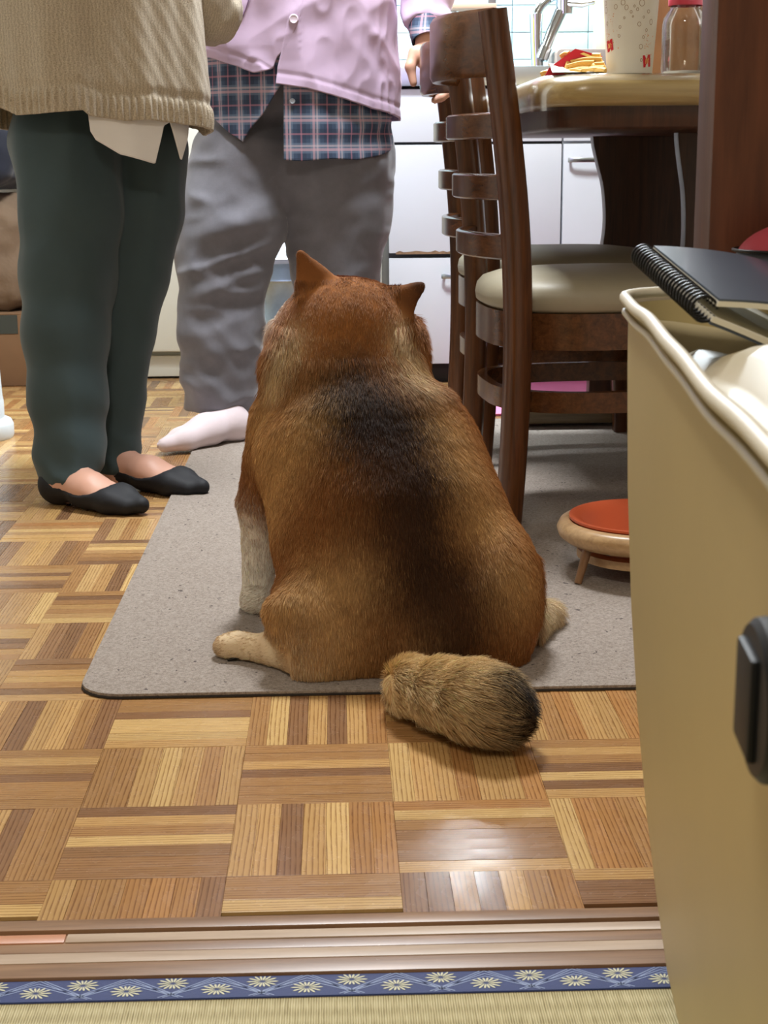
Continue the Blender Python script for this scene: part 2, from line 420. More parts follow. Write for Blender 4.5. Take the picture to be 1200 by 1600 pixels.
# kitchen floor: a base with parquet strips on it
floor = struct(box('floor', (KX0-.1, SILL1, -.06), (KX1+.1, YB+.05, -.0035), m_grout, bev=0))
T, GX, GY, NS = .15, -.40189, 1.22184, 7
SW = T/NS
tones = [(200, 164, 112), (188, 148, 98), (176, 134, 88), (160, 120, 80), (136, 102, 74), (212, 178, 122), (168, 128, 86), (192, 154, 106), (152, 116, 84), (180, 130, 82), (196, 158, 104), (184, 146, 100)]
m_strip = strip_mat('parquet_strip_wood', False); m_strips = strip_mat('parquet_strips_wood', True)
strips = []                                   # (centre x, centre y, length, along Y?)
for c in range(-8, 13):
    for r in range(-1, 25):
        for i in range(NS):
            if (c+r) % 2 == 0:
                x = GX+c*T+(i+.5)*SW; ya = max(GY+r*T, SILL1+.001); yb = GY+(r+1)*T
                if yb-ya > .01: strips.append((x, (ya+yb)/2, yb-ya, True, (c, r, i)))
            else:
                y = GY+r*T+(i+.5)*SW
                if y-SW/2 > SILL1-.008: strips.append((GX+(c+.5)*T, y, T, False, (c, r, i)))
strips = [s for s in strips if KX0 < s[0] < KX1 and s[1] < YB]
def seen(s):
    x, y = s[0], s[1]
    if x > -.285 and y > 1.70 and not (y > 3.6): return -1
    v = Vector((x, y, 0))-Vector(CAM); d = v.dot(fw); px = 600+F*v.dot(rt)/d; py = 800-F*v.dot(up)/d
    if px < -60 or px > 1080 or py < 560: return -1
    return (F/d)**2*(H/d)
order = sorted(range(len(strips)), key=lambda i: -seen(strips[i]))
def strip_mesh(L, w):
    bm = bmesh.new(); bmesh.ops.create_cube(bm, size=1)
    for v in bm.verts: v.co = Vector((v.co.x*L, v.co.y*w, v.co.z*.004-.002))
    bmesh.ops.bevel(bm, geom=[e for e in bm.edges if all(v.co.z > -.001 for v in e.verts)], offset=.00018, segments=1, affect='EDGES')
    me = bpy.data.meshes.new('parquet_strip'); bm.to_mesh(me); bm.free()
    ul = me.uv_layers.new(name='UVMap')
    for lp in me.loops: co = me.vertices[lp.vertex_index].co; ul.data[lp.index].uv = (co.x, co.y)
    me.materials.append(m_strip); return me
cache = {}
KEY = dict(D=(142, 104, 72), M=(170, 128, 82), L=(194, 154, 100), Y=(212, 176, 118), O=(178, 130, 80), G=(156, 116, 78))
NEAR = {(2, 0): 'LLDLYOO', (1, 0): 'GGGYMLD', (0, 0): 'LMDLDMM', (3, 0): 'LGGGMYO', (4, 0): 'YOOMLOO', (2, 1): 'MMMDLMM', (1, 1): 'MMLYLML', (0, 1): 'MMMDMLM',
        (3, 1): 'YLLOLLO', (4, 1): 'LDYDMLM', (1, 2): 'LYYYDMM', (2, 2): 'MYDLDLO', (0, 2): 'LMDLLMD', (1, -1): 'LMMOOOD', (2, -1): 'DDDDYMM', (3, -1): 'DDMDLMO', (0, -1): 'DDDDYMM', (4, -1): 'LLLLDDL', (4, 2): 'LMOLLOM', (3, 2): 'MMMLMDM'}
def tone(key):
    t = KEY[NEAR[key[:2]][key[2]]] if key[:2] in NEAR else random.choice(tones); f = random.uniform(.9, 1.08); return [v*f for v in lin(t)]
rest = []
for rank, i in enumerate(order):
    x, y, L, al, key_ = strips[i]
    if rank < 300 and seen(strips[i]) > 0:
        key = round(L, 4)
        if key not in cache: cache[key] = strip_mesh(L-.00015, SW-.00015)
        o = bpy.data.objects.new('parquet_strip', cache[key]); COL.objects.link(o); o.parent = floor
        o.location = (x, y, random.uniform(-.0003, .0003)); o.rotation_euler = (0, 0, PI/2 if al else 0); o.color = (*tone(key_), 1)
    else: rest.append(strips[i])
V = []; Fc = []; UV = []; TC = []
for (x, y, L, al, key_) in rest:
    a, b = ((SW-.00015)/2, (L-.00015)/2) if al else ((L-.00015)/2, (SW-.00015)/2); o = len(V); e = .00018; t = tone(key_); rd = random.random()
    for (k, z) in ((0, -.004), (0, -e), (e, 0)):
        for sx, sy in ((-1, -1), (1, -1), (1, 1), (-1, 1)):
            V.append((x+sx*(a-k), y+sy*(b-k), z)); dx, dy = sx*a, sy*b; UV.append((dy, dx) if al else (dx, dy)); TC.append((*t, rd))
    for l in (0, 4):
        for k in range(4): Fc.append((o+l+k, o+l+(k+1) % 4, o+l+4+(k+1) % 4, o+l+4+k))
    Fc.append((o+8, o+9, o+10, o+11))
so = mk('parquet_strips', V, Fc, m_strips, floor, smooth=False, uv=UV); so['kind'] = 'stuff'
ca = so.data.color_attributes.new('tone', 'FLOAT_COLOR', 'POINT'); ca.data.foreach_set('color', np.array(TC, np.float32).ravel())
# door sill with its two grooves
m_sill = wood('sill_wood', (112, 82, 58), (162, 126, 94), 'X', .36, .7, wear=(186, 166, 148))
m_sillp = wood('sill_worn_wood', (168, 144, 122), (200, 178, 156), 'X', .42, .8)
m_sillo = plain('sill_groove_strip', (196, 138, 104), .35, var=.08)
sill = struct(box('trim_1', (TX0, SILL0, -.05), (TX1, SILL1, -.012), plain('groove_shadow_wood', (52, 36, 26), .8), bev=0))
def sb(name, y0, y1, z, m, x0=TX0, x1=TX1): return box(name, (x0, y0, -.02), (x1, y1, z), m, sill, .0015)
sb('sill_board', 1.1265, SILL1-.0008, .004, m_sill); sb('sill_board', 1.0940, 1.1210, .002, m_sill)
sb('sill_board', SILL0, 1.0885, .004, m_sill)
box('groove_lining', (TX0, 1.108, 0), (-.2225, 1.1212, .0032), m_sillo, sill, .001); box('groove_lining', (-.2215, 1.108, 0), (TX1, 1.1212, .0032), m_sillp, sill, .001)
box('worn_edge', (TX0, 1.0735, 0), (TX1, 1.0886, .0048), m_sillp, sill, .001)
# walls and ceilings
struct(box('wall_back', (KX0-.1, YB, -.05), (KX1+.1, YB+.1, ZC), m_kwall, bev=0))
struct(box('wall_left', (KX0-.1, SILL1, -.05), (KX0, YB, ZC), m_kwall, bev=0))
struct(box('wall_right', (KX1, SILL1, -.05), (KX1+.1, YB, ZC), plain('bounce_cut_brown', (112, 92, 76), .6, var=.06), bev=0))  # unseen wall, brown chosen to cut light bouncing under the table
struct(box('wall_tatami_left', (TX0-.1, YF, -.05), (TX0, SILL1, ZC), m_plaster, bev=0))
struct(box('wall_tatami_right', (TX1, YF, -.05), (TX1+.1, SILL1, ZC), m_plaster, bev=0))
struct(box('wall_front', (TX0-.1, YF-.1, -.05), (TX1+.1, YF, ZC), m_plaster, bev=0))
struct(box('ceiling', (KX0-.1, SILL0, ZC), (KX1+.1, YB+.1, ZC+.05), m_ceil, bev=0))
struct(box('ceiling_tatami', (TX0-.1, YF-.1, ZC-.06), (TX1+.1, SILL0, ZC), m_ceil, bev=0))
struct(box('wall_partition', (.52, SILL0, -.05), (TX1, SILL1, ZC), m_plaster, bev=0))
struct(box('trim_2', (TX0, SILL0, 1.85), (.41, SILL1, 1.95), m_brown, bev=.003))
struct(box('wall_lintel', (TX0, SILL0+.02, 1.95), (.52, SILL1-.02, ZC), m_plaster, bev=0))
xp = P(1112, 250, SILL0)[0]; YP = SILL0+.046
pil = struct(box('trim_3', (xp, SILL0, .0055), (xp+.115, YP, ZC-.06), m_brown, bev=.002))
box('door_stop', (xp+.05, YP, .0055), (xp+.115, SILL1, ZC-.06), m_brown, pil, .002)
# tatami
m_tat = tatami_mat_m('tatami_rush'); m_heri = cloth_mat('tatami_border_cloth', (32, 52, 112), .12, 1800, .6, 60)
m_gold = plain('border_thread', (206, 204, 176), .6); m_silver = plain('border_line_thread', (150, 166, 204), .6)
tat = struct(box('floor_tatami', (TX0, YF, -.05), (TX1, 1.0245, 0), m_tat, bev=.001))
box('border', (TX0, 1.0235, -.05), (TX1, SILL0-.0004, .0016), m_heri, tat, .0008)
by0, by1 = 1.0245, SILL0-.001; bw = by1-by0
parts = []
def petal(cx, cy, a, L, w):
    q = [(0, 0), (.35*L, w), (.8*L, w*1.1), (L, 0), (.8*L, -w*1.1), (.35*L, -w)]
    return [(cx+x*math.cos(a)-y*math.sin(a), cy+x*math.sin(a)+y*math.cos(a), .0019) for x, y in q]
pitch = .0672; fl = []; ln = []
x0 = P(828, 1528, 1.04)[0]
for k in range(-22, 12):
    for row in (0, 1):
        cx = x0+(k+.5*row)*pitch; cy = by0+bw*(.70 if row == 0 else .36)
        for a in range(14):
            an = 2*PI*a/14; L = .0035+.0072*abs(math.cos(an))**.8; q = petal(0, 0, an, L*(1 if abs(math.cos(an)) > .3 else 1.15), .00075)
            q = [(cx+x+.0016*math.cos(an), cy+y*1.0+.0012*math.sin(an), z) for x, y, z in q]
            o = len(fl); fl += [(q, [tuple(range(6))])]
def bar(x1, y1, x2, y2, w, z=.0018):
    d = np.array([x2-x1, y2-y1]); n = np.array([-d[1], d[0]])/np.linalg.norm(d)*w/2
    return ([(x1-n[0], y1-n[1], z), (x2-n[0], y2-n[1], z), (x2+n[0], y2+n[1], z), (x1+n[0], y1+n[1], z)], [(0, 1, 2, 3)])
for k in range(-22, 12):
    xa = x0+k*pitch
    for off in (0, .0035):
        top = by1-.0006; bot = by0+bw*.12-off*.3
        ln.append(bar(xa-pitch*.5+off, top, xa+off*.2, bot+off, .0008)); ln.append(bar(xa+pitch*.5-off, top, xa-off*.2, bot+off, .0008))
        ln.append(bar(xa-pitch*.14+off, by0+.0006, xa+pitch*.5, by1-bw*.16-off, .0008)); ln.append(bar(xa+pitch*.14-off, by0+.0006, xa-pitch*.5, by1-bw*.16-off, .0008))
v, f = join(fl); mk('border_flowers', v, f, m_gold, tat, False)
v, f = join(ln); mk('border_lines', v, f, m_silver, tat, False)
# back wall tiles above the sink
m_tile = plain('white_glazed_tile', (160, 182, 186), .15, var=.03, vscale=3)
bt = struct(box('wall_tile_backing', (KX0, YB-.006, .80), (KX1, YB-.0005, 1.66), plain('tile_grout', (112, 126, 134), .8), bev=0))
tx = P(919, 60, YB-.012)[0]; tz = P(919, 92, YB-.012)[2]; tw, th = .226, .0765
tm = None
for i in range(-8, 6):
    for j in range(-2, 11):
        a = (tx+i*tw, tz+j*th)
        if a[0] < KX0 or a[0]+tw > KX1 or a[1]+th > 1.66: continue
        if tm is None:
            t0 = box('tile', (.001, -.007, .001), (tw-.001, 0, th-.001), m_tile, None, .0015); tm = t0.data; bpy.data.objects.remove(t0)
        o = bpy.data.objects.new('tile', tm); COL.objects.link(o); o.parent = bt; o.location = (a[0], YB-.005, a[1])

# ================================================================== LAMPS (fixtures)
m_white = plain('white_plastic', (225, 226, 226), .35, var=.02)
m_em = plain('lamp_diffuser', (250, 250, 245), .5, emit=(250, 252, 255), estr=2.0)
kl = thing('ceiling_lamp', 'round white ceiling lamp above the kitchen, out of sight over the people', 'lamp', (.08, 2.92, ZC))
lathe('lamp_base', [(0, 0), (.12, 0), (.12, -.03), (0, -.03)][::-1], (.08, 2.92, ZC), m_white, kl)
lathe('lamp_shade', [(.0, -.095), (.2, -.09), (.25, -.07), (.25, -.04), (.12, -.03)], (.08, 2.92, ZC), m_em, kl)
kl = thing('ceiling_lamp', 'round white ceiling lamp added above the tatami room, unseen, for front fill', 'lamp', (-.25, -.1, ZC-.06))
lathe('lamp_base', [(0, 0), (.12, 0), (.12, -.03), (0, -.03)][::-1], (-.25, -.1, ZC-.06), m_white, kl)
lathe('lamp_shade', [(.0, -.095), (.2, -.09), (.25, -.07), (.25, -.04), (.12, -.03)], (-.25, -.1, ZC-.06), m_em, kl)
wc = thing('wall_cabinet', 'white wall cabinet hanging above the sink', 'cabinet', (.35, 4.5, 1.66))
box('body', (-.45, 4.36, 1.66), (1.15, YB, 2.2), m_white, wc, .003)
for i in range(4): box('door', (-.448+i*.4, 4.34, 1.664), (-.052+i*.4, 4.358, 2.196), m_white, wc, .003)
sl = thing('sink_lamp', 'long fluorescent strip lamp under the wall cabinet', 'lamp', (.35, 4.45, 1.66))
box('lamp_body', (-.25, 4.42, 1.625), (.95, 4.50, 1.66), m_white, sl, .004)
sweep('lamp_tube', [(-.22, 4.40, 1.63), (.92, 4.40, 1.63)], .014, plain('tube_glow', (255, 255, 255), .4, emit=(240, 250, 255), estr=8), sl)

# ================================================================== FLOOR MATS
m_carpet = mat_carpet('brown_grey_carpet'); m_edge = plain('mat_edge', (52, 46, 42), .9)
def flat_mat(name, label, x0, y0, x1, y1, r, m, me_, t=.006, z0=.0004):
    o = thing(name, label, 'mat', ((x0+x1)/2, (y0+y1)/2, z0))
    prism('backing', rrect(x0-.001, y0-.001, x1, y1, r), 'Z', z0, z0+.0022, me_, o, .0005)
    prism('pile', rrect(x0, y0, x1, y1, r), 'Z', z0+.0022, z0+t, m, o, .0012); return o
flat_mat('floor_mat', 'large brown-grey speckled floor mat under the dog and the chairs', -.305, 1.672, 1.05, 3.50, .05, m_carpet, m_edge)
m_pink = plain('pink_sheet', (236, 130, 182), .55, var=.05)
pk = thing('pink_mat', 'bright pink mat on the floor in front of the kitchen cabinets', 'mat', (.62, 3.8, 0))
prism('sheet', rrect(.300, 3.57, .98, 4.09, .01), 'Z', .0005, .006, m_pink, pk, .001)
p = G(853, 638, .006)
V = np.array([[math.cos(a)*r*(1+.3*math.sin(3*a+1)), math.sin(a)*r*(1+.3*math.cos(2*a)), z] for z, r in ((.0062, .016), (.012, .013), (.015, .005)) for a in np.linspace(0, 2*PI, 12, endpoint=False)])*[1, 1.3, 1]+[p[0], p[1], 0]
Fc = [(l*12+i, l*12+(i+1) % 12, l*12+12+(i+1) % 12, l*12+12+i) for l in (0, 1) for i in range(12)]+[tuple(range(24, 36)), tuple(range(12))[::-1]]
tag(mk('black_scrap', V, Fc, plain('black_rubber', (22, 22, 24), .7)), 'small black scrap lying on the pink mat', 'scrap')

# ================================================================== CHAIRS
m_chair = wood('chair_wood', (58, 30, 13), (108, 65, 33), 'Z', .28, wear=None)
m_chair2 = wood('chair_rail_wood', (60, 33, 16), (106, 66, 36), 'Y', .24)
m_seat = plain('cream_vinyl', (158, 149, 127), .5, var=.08, vscale=9, bump=.15, bscale=70)
prof = [P(x, y, 2.36) for x, y in ((784, 14), (797, 120), (808, 220), (818, 330), (823, 440), (823, 560), (817, 700), (806, 848))]
xr = P(822, 470, 2.36)[0]
prof = [(p[0]-xr, p[2]) for p in prof]; prof[-1] = (prof[-1][0], .0075)
pz = np.array([b for a, b in prof])[::-1]; pxx = np.array([a for a, b in prof])[::-1]
def post_x(z): return float(np.interp(z, pz, pxx))
def sup(a, b, xc, n=3.0, m=56):
    out = []
    for i in range(m):
        t = 2*PI*i/m; c, s = math.cos(t), math.sin(t)
        out.append((xc+a*math.copysign(abs(c)**(2/n), c), b*math.copysign(abs(s)**(2/n), s)))
    return out
def make_chair(label, loc, rz):
    t = thing('dining_chair', label, 'chair', loc, rz, 'ladder-back dining chairs at the table')
    PY = .178
    for s in (-1, 1):
        pts = catmull([(x, s*PY, z) for x, z in prof[::-1]], 6)
        tw = np.full(len(pts), -s*math.radians(20))
        rad = [(.0185*(1-.12*abs(i/len(pts)-.45)), .0175) for i in range(len(pts))]
        sweep('back_post', pts, rad, m_chair, t, True, cross=RC, up0=(1, 0, 0), twist=tw)
        leg = [(.345, s*.150, .33), (.350, s*.152, .16), (.356, s*.156, .0075)]
        sweep('leg', leg, [(.019, .019), (.018, .018), (.014, .014)], m_chair, t, True, cross=RC, up0=(1, 0, 0))
    def rail(name, zc, hh, bow, th=.0085, slope=0):
        pts = []
        for u in np.linspace(-1, 1, 25):
            y = u*(PY-.004); pts.append((post_x(zc)-bow*(1-abs(u)**2.2), y, zc))
        return sweep(name, pts, [(hh, th)]*25, m_chair2, t, True, cross=[(1, .6), (.85, 1), (-.85, 1), (-1, .6), (-1, -.6), (-.85, -1), (.85, -1), (1, -.6)], up0=(0, 0, 1), twist=[0]*25)
    rail('crest_rail', .768, .049, .058, .011)
    for zc in (.648, .556, .465): rail('slat', zc, .0195, .048, .009)
    o = sup(.205, .186, .183); i = sup(.185, .166, .183)
    def ring(name, z0, z1, o, i, m):
        n = len(o); V = [(x, y, z) for z in (z0, z1) for x, y in o]+[(x, y, z) for z in (z0, z1) for x, y in i]; Fc = []
        for k in range(n):
            l = (k+1) % n
            Fc += [(k, l, n+l, n+k), (2*n+l, 2*n+k, 3*n+k, 3*n+l), (n+k, n+l, 3*n+l, 3*n+k), (l, k, 2*n+k, 2*n+l)]
        ob = mk(name, V, Fc, m, t, True, True, sharp=40); return ob
    ring('seat_frame', .305, .362, o, i, m_chair2)
    h1 = sup(.202, .184, .183); h2 = sup(.186, .168, .183); ring('stretcher', .205, .238, h1, h2, m_chair2)
    V = []; n = 56; zs = [(0.97, .3625), (1.0, .368), (1.008, .380), (.995, .394), (.95, .405), (.84, .413), (.6, .419), (.3, .421), (.05, .4215)]
    for sc, z in zs:
        for x, y in sup(.205*sc, .186*sc, .183): V.append((x, y, z))
    Fc = [(l*n+k, l*n+(k+1) % n, l*n+n+(k+1) % n, l*n+n+k) for l in range(len(zs)-1) for k in range(n)]+[tuple(range(n))[::-1], tuple((len(zs)-1)*n+k for k in range(n))]
    mk('seat_cushion', V, Fc, m_seat, t, True, True)
    return t
make_chair('brown ladder-back dining chair nearest the dog, pushed under the table', (.2635, 2.55, 0), math.radians(5.2))
make_chair('brown ladder-back dining chair farther back, held at its top rail by a hand', (.2785, 3.13, 0), math.radians(4.2))

# ================================================================== TABLE
m_top = wood('tabletop_wood', (150, 124, 76), (188, 164, 114), 'X', .3, .6, coat=.1)
m_dark = wood('table_dark_wood', (50, 30, 22), (84, 52, 38), 'Z', .4)
YN = 2.30; ZT = .7195
tb = thing('dining_table', 'dining table with a pale wood top, thick rounded edge and dark pedestals', 'table', (.70, 3.05, 0))
xl = .296; xrr = 1.10; yfar = 3.78
pts = rrect(xl, YN, xrr, yfar, .085, 10)
def loft(name, levels, m, parent, sharp=60):
    n = len(levels[0][0]); V = [(x, y, z) for poly, z in levels for x, y in poly]
    Fc = [(l*n+k, l*n+(k+1) % n, l*n+n+(k+1) % n, l*n+n+k) for l in range(len(levels)-1) for k in range(n)]+[tuple(range(n))[::-1], tuple((len(levels)-1)*n+k for k in range(n))]
    return mk(name, V, Fc, m, parent, True, sharp=sharp)
def inset(poly, d):
    cx, cy = (xl+xrr)/2, (YN+yfar)/2; a, b = (xrr-xl)/2, (yfar-YN)/2
    return [(cx+(x-cx)*(1-d/a), cy+(y-cy)*(1-d/b)) for x, y in poly]
loft('tabletop', [(inset(pts, .012), .674), (inset(pts, .002), .679), (inset(pts, 0), .690), (inset(pts, .002), .704), (inset(pts, .009), .714), (inset(pts, .020), .7187), (inset(pts, .035), ZT)], m_top, tb)
loft('apron', [(inset(pts, .035), .640), (inset(pts, .03), .645), (inset(pts, .03), .674)], m_dark, tb)
def curvy(xc, hw):
    prof = [(.060, 1.0), (.10, .99), (.16, 1.0), (.24, 1.0), (.33, .94), (.40, .84), (.46, .80), (.53, .84), (.58, .93), (.62, 1.0), (.642, 1.02)]
    q = catmull([(a, b, 0) for a, b in prof], 4)
    L = [(xc-hw*b, a) for a, b, _ in q]; R = [(xc+hw*b, a) for a, b, _ in q[::-1]]; return L+R
prism('pedestal', curvy(.71, .145), 'Y', 3.40, 3.44, m_dark, tb, .003)
prism('pedestal', curvy(.71, .09), 'Y', 2.81, 2.85, m_dark, tb, .003)
box('stretcher', (.695, 2.85, .16), (.725, 3.40, .26), m_dark, tb, .003)
m_foot = wood('table_foot_wood', (92, 78, 58), (130, 112, 84), 'X', .35)
box('foot', (.405, 3.375, .014), (1.015, 3.465, .060), m_foot, tb, .005); box('foot', (.59, 2.80, .006), (.84, 2.86, .060), m_dark, tb, .005)
for x in (.44, .98): box('foot_pad', (x-.02, 3.39, .0065), (x+.02, 3.45, .0142), m_dark, tb, .001)
# clear vinyl cover over the top
gp_ = glass_mat('clear_vinyl', (.96, .96, .94), .95, .22, .4)
tc = thing('table_cover', 'clear vinyl sheet laid over the tabletop, folded at its corner', 'table cover', (.70, 3.05, ZT))
V = []; lv = [(.05, ZT+.0008), (.022, ZT+.0005), (.008, .7152), (-.001, .705), (-.0025, .690), (-.002, .6765)]
nn = len(pts)
for d, z in lv:
    for k, (x, y) in enumerate(inset(pts, d)):
        zz = z
        if d == -.002 and y < YN+.2 and x < xl+.22: zz = z-.010*max(0, 1-(x-xl)/.2)
        V.append((x, y, zz))
Fc = [(l*nn+k, l*nn+(k+1) % nn, l*nn+nn+(k+1) % nn, l*nn+nn+k) for l in range(len(lv)-1) for k in range(nn)]+[tuple(range(nn))[::-1]]
mk('sheet', V, Fc, gp_, tc, True)
# ---- things on the table
ZI = ZT+.0016
m_paper = plain('white_paper', (232, 232, 228), .7, var=.03); m_red = plain('red_card', (204, 22, 44), .45, var=.06)
m_cup = plain('paper_cup', (224, 220, 208), .5, var=.02); m_brownprint = plain('brown_print', (150, 116, 78), .6); m_gold2 = plain('golden_print', (240, 210, 130), .5); m_orange = plain('orange_print', (222, 150, 90), .6)
cy = 2.375; cc = P(983, 122, cy); cr0 = (1017-949)/2*cy/F; CH = .155
cup = thing('paper_cup', 'white paper drink cup with bubble print and small red emblem squares', 'cup', (cc[0], cc[1], ZI))
def cup_r(z): return cr0*(1+.33*z/CH*.95)
lathe('cup_body', [(cr0*.94, .003), (cr0, 0)]+[(cup_r(z), z) for z in np.linspace(.002, CH, 8)]+[(cup_r(CH)+.0025, CH+.001), (cup_r(CH)+.002, CH+.004), (cup_r(CH)-.001, CH+.004), (cr0*.94, .003)], (cc[0], cc[1], ZI), m_cup, cup, 64)
lathe('lid', [(cup_r(CH)+.003, CH), (cup_r(CH)+.004, CH+.007), (cup_r(CH)-.004, CH+.012), (cup_r(CH)-.008, CH+.006), (0, CH+.006)], (cc[0], cc[1], ZI), m_white, cup, 48)
def on_cup(ax, z, r=.0004):            # ax: metres around the cup from the side facing the camera
    R = cup_r(z)+r; a = ax/R; return (cc[0]+R*math.sin(a), cc[1]-R*math.cos(a), ZI+z)
def decal(name, polys, m, r):
    V = []; Fc = []
    for pl in polys:
        o = len(V); V += [on_cup(x, z, r) for x, z in pl]; Fc.append(tuple(range(o, o+len(pl))))
    return mk(name, V, Fc, m, cup, False)
def px_cup(x, y):                      # pixel on the cup -> (around, height)
    z = P(x, y, cy-cr0)[2]-ZI; X = P(x, y, cy-cr0)[0]-cc[0]; R = cup_r(z); return (R*math.asin(max(-.97, min(.97, X/R))), z)
rings = []
rb = random.Random(3)
def ringq(cx, cz, ra, rz_, w):
    out = []; n = 14
    for i in range(n):
        a, b = 2*PI*i/n, 2*PI*(i+1)/n
        out.append([(cx+ra*math.cos(a), cz+rz_*math.sin(a)), (cx+ra*math.cos(b), cz+rz_*math.sin(b)), (cx+(ra-w)*math.cos(b), cz+(rz_-w)*math.sin(b)), (cx+(ra-w)*math.cos(a), cz+(rz_-w)*math.sin(a))])
    return out
for x, y, r in ((950, 3, 3), (963, 10, 3), (973, 4, 3.5), (978, 12, 3), (990, 10, 1.5), (1002, 5, 4.5), (985, 19, 2), (995, 15, 2), (1013, 18, 2.5), (998, 38, 3), (1005, 27, 1.5), (1018, 34, 3.5), (953, 35, 2.5), (947, 14, 4), (969, 42, 2), (968, 56, 2), (1001, 73, 3), (1002, 94, 2), (1005, 58, 2), (975, 28, 1.5), (1010, 47, 2), (988, 26, 1.5)):
    a, z = px_cup(x, y); rings += ringq(a, z, r*.00098, r*.00105*rb.uniform(1, 1.25), .0006)
decal('bubble_print', rings, m_brownprint, .0004)['kind'] = 'stuff'
dots = []
for i in range(110):
    if i < 75: x = 955+rb.gauss(0, 5); y = 18+rb.random()**.7*62
    else: x = 1014+rb.gauss(0, 4); y = 50+rb.random()*52
    a, z = px_cup(x, y); s = rb.uniform(.0004, .0011); dots.append([(a-s, z), (a, z-s), (a+s, z), (a, z+s)])
decal('speckle_print', dots, m_orange, .0004)['kind'] = 'stuff'
em = []; mm = []
for (x, y, s, tl) in ((956, 70, .0072, .22), (1012, 95, .0075, .12)):
    a, z = px_cup(x, y); rot = lambda u, v: (a+u*math.cos(tl)-v*math.sin(tl), z+u*math.sin(tl)+v*math.cos(tl))
    em.append([rot(-s, -s*1.15), rot(s, -s*1.15), rot(s, s*1.15), rot(-s, s*1.15)])
    arc = []
    for sgn in (-1, 1):
        pts_ = [(sgn*s*.25+math.cos(t)*s*.25, -s*.5+math.sin(t)*s*1.0) for t in np.linspace(0, PI, 11)]
        inn = [(sgn*s*.25+math.cos(t)*s*.14, -s*.5+math.sin(t)*s*.84) for t in np.linspace(0, PI, 11)]
        for i in range(10): arc.append([rot(*pts_[i]), rot(*pts_[i+1]), rot(*inn[i+1]), rot(*inn[i])])
    decal('red_emblem_square', [em[-1]], m_red, .0006); decal('emblem_arches', arc, m_gold2, .0009)
# red fries carton lying on its side, fries spilling out
fy = 2.40
ct = thing('fries_carton', 'red card fries carton lying on its side on the table', 'fries carton', tuple(P(890, 124, fy)*[1, 1, 0]+[0, 0, ZI]))
def pq(x, y, Y): q = P(x, y, Y); q[2] = max(q[2], ZI+.0006); return q
A = [pq(852, 129, fy), pq(858, 106, fy), pq(899, 76, fy), pq(942, 88, fy), pq(905, 101, fy), pq(884, 121, fy)]
B = [a+np.array([.004, .045, 0]) for a in A]
V = np.array(A+B); Fc = [(0, 1, 2), (0, 2, 4, 5), (2, 3, 4), (6, 8, 7), (6, 11, 10, 8), (8, 10, 9), (0, 6, 7, 1), (1, 7, 8, 2), (2, 8, 9, 3), (0, 5, 11, 6)]
mk('carton_card', V, Fc, m_red, ct, False)
a0 = P(908, 85, fy-.0012); b0 = P(928, 90, fy-.0012)
mk('carton_emblem', [P(906, 84, fy-.0015), P(912, 82, fy-.0015), P(934, 91, fy-.0015), P(929, 93.5, fy-.0015)], [(0, 3, 2, 1)], m_gold2, ct, False)
m_fry = plain('fried_potato', (222, 178, 92), .5, var=.12, vscale=60); fr_mesh = {}
rf = random.Random(5)
fr = [(892, 97, 940, 93, 2.402), (886, 104, 928, 98, 2.398), (896, 108, 944, 100, 2.395), (888, 118, 920, 108, 2.39), (905, 118, 944, 106, 2.385), (899, 121, 935, 114, 2.375), (915, 121, 946, 112, 2.37), (880, 92, 888, 121, 2.41), (888, 96, 884, 119, 2.405), (925, 100, 930, 119, 2.388), (937, 94, 945, 111, 2.40), (884, 113, 908, 122, 2.38), (918, 110, 945, 120, 2.365), (930, 121, 946, 117, 2.36), (846, 120, 862, 126, 2.43), (910, 92, 938, 87, 2.41), (877, 88, 889, 84, 2.42)]
for (x1, y1, x2, y2, Y) in fr:
    a = P(x1, y1, Y); b = P(x2, y2, Y-.012); r = .0034
    for q in (a, b): q[2] = max(q[2], ZI+r+.0003)
    mid = (a+b)/2+np.array([0, 0, .002])
    V, Fc = sweep_arrays(catmull([a, mid, b], 4), r, cross=RC, up0=(.1, 1, .2))
    o = tag(mk('french_fry', V-a, Fc, m_fry, None, True, sharp=50), 'golden french fry spilling from the red carton', 'french fry', 'fries spilling from the carton'); o.location = a
# napkin, paper bag, jar, plastic bag
nk = []
nkp = [P(820, 128, 2.42), P(832, 104, 2.5), P(851, 106, 2.5), P(852, 124, 2.42), P(838, 138, 2.33)]
X, Y_ = np.meshgrid(np.linspace(0, 1, 10), np.linspace(0, 1, 10)); V = []
for v in np.linspace(0, 1, 10):
    for u in np.linspace(0, 1, 10):
        x = .325+.075*u+.01*v; y = 2.34+.13*v; V.append((x, y, ZI+.0008+.012*max(0, math.sin(u*5+v*3))*v+.016*(1-u)*v+.004*math.sin(u*9)*math.sin(v*8)**2*(v > .2)))
V2 = [(a, b, c+.0009) for a, b, c in V]
Fq = [(j*10+i, j*10+i+1, j*10+11+i, j*10+10+i) for j in range(9) for i in range(9)]
v, f = join([(V2, Fq), (V, [q[::-1] for q in Fq])])
tag(mk('paper_napkin', v, f, m_paper), 'crumpled white paper napkin on the table corner by the carton', 'napkin')
m_kraft = plain('kraft_paper', (172, 128, 92), .75, var=.08, vscale=20, bump=.3, bscale=30, bdist=.004)
bgx0 = P(1013, 100, 2.50)[0]; bg = thing('paper_bag', 'brown paper takeaway bag standing behind the cup and jar', 'paper bag', (bgx0+.07, 2.55, ZI))
V = []; lev = [(0, 0), (.06, .003), (.12, -.002), (.18, .004), (.235, .0)]
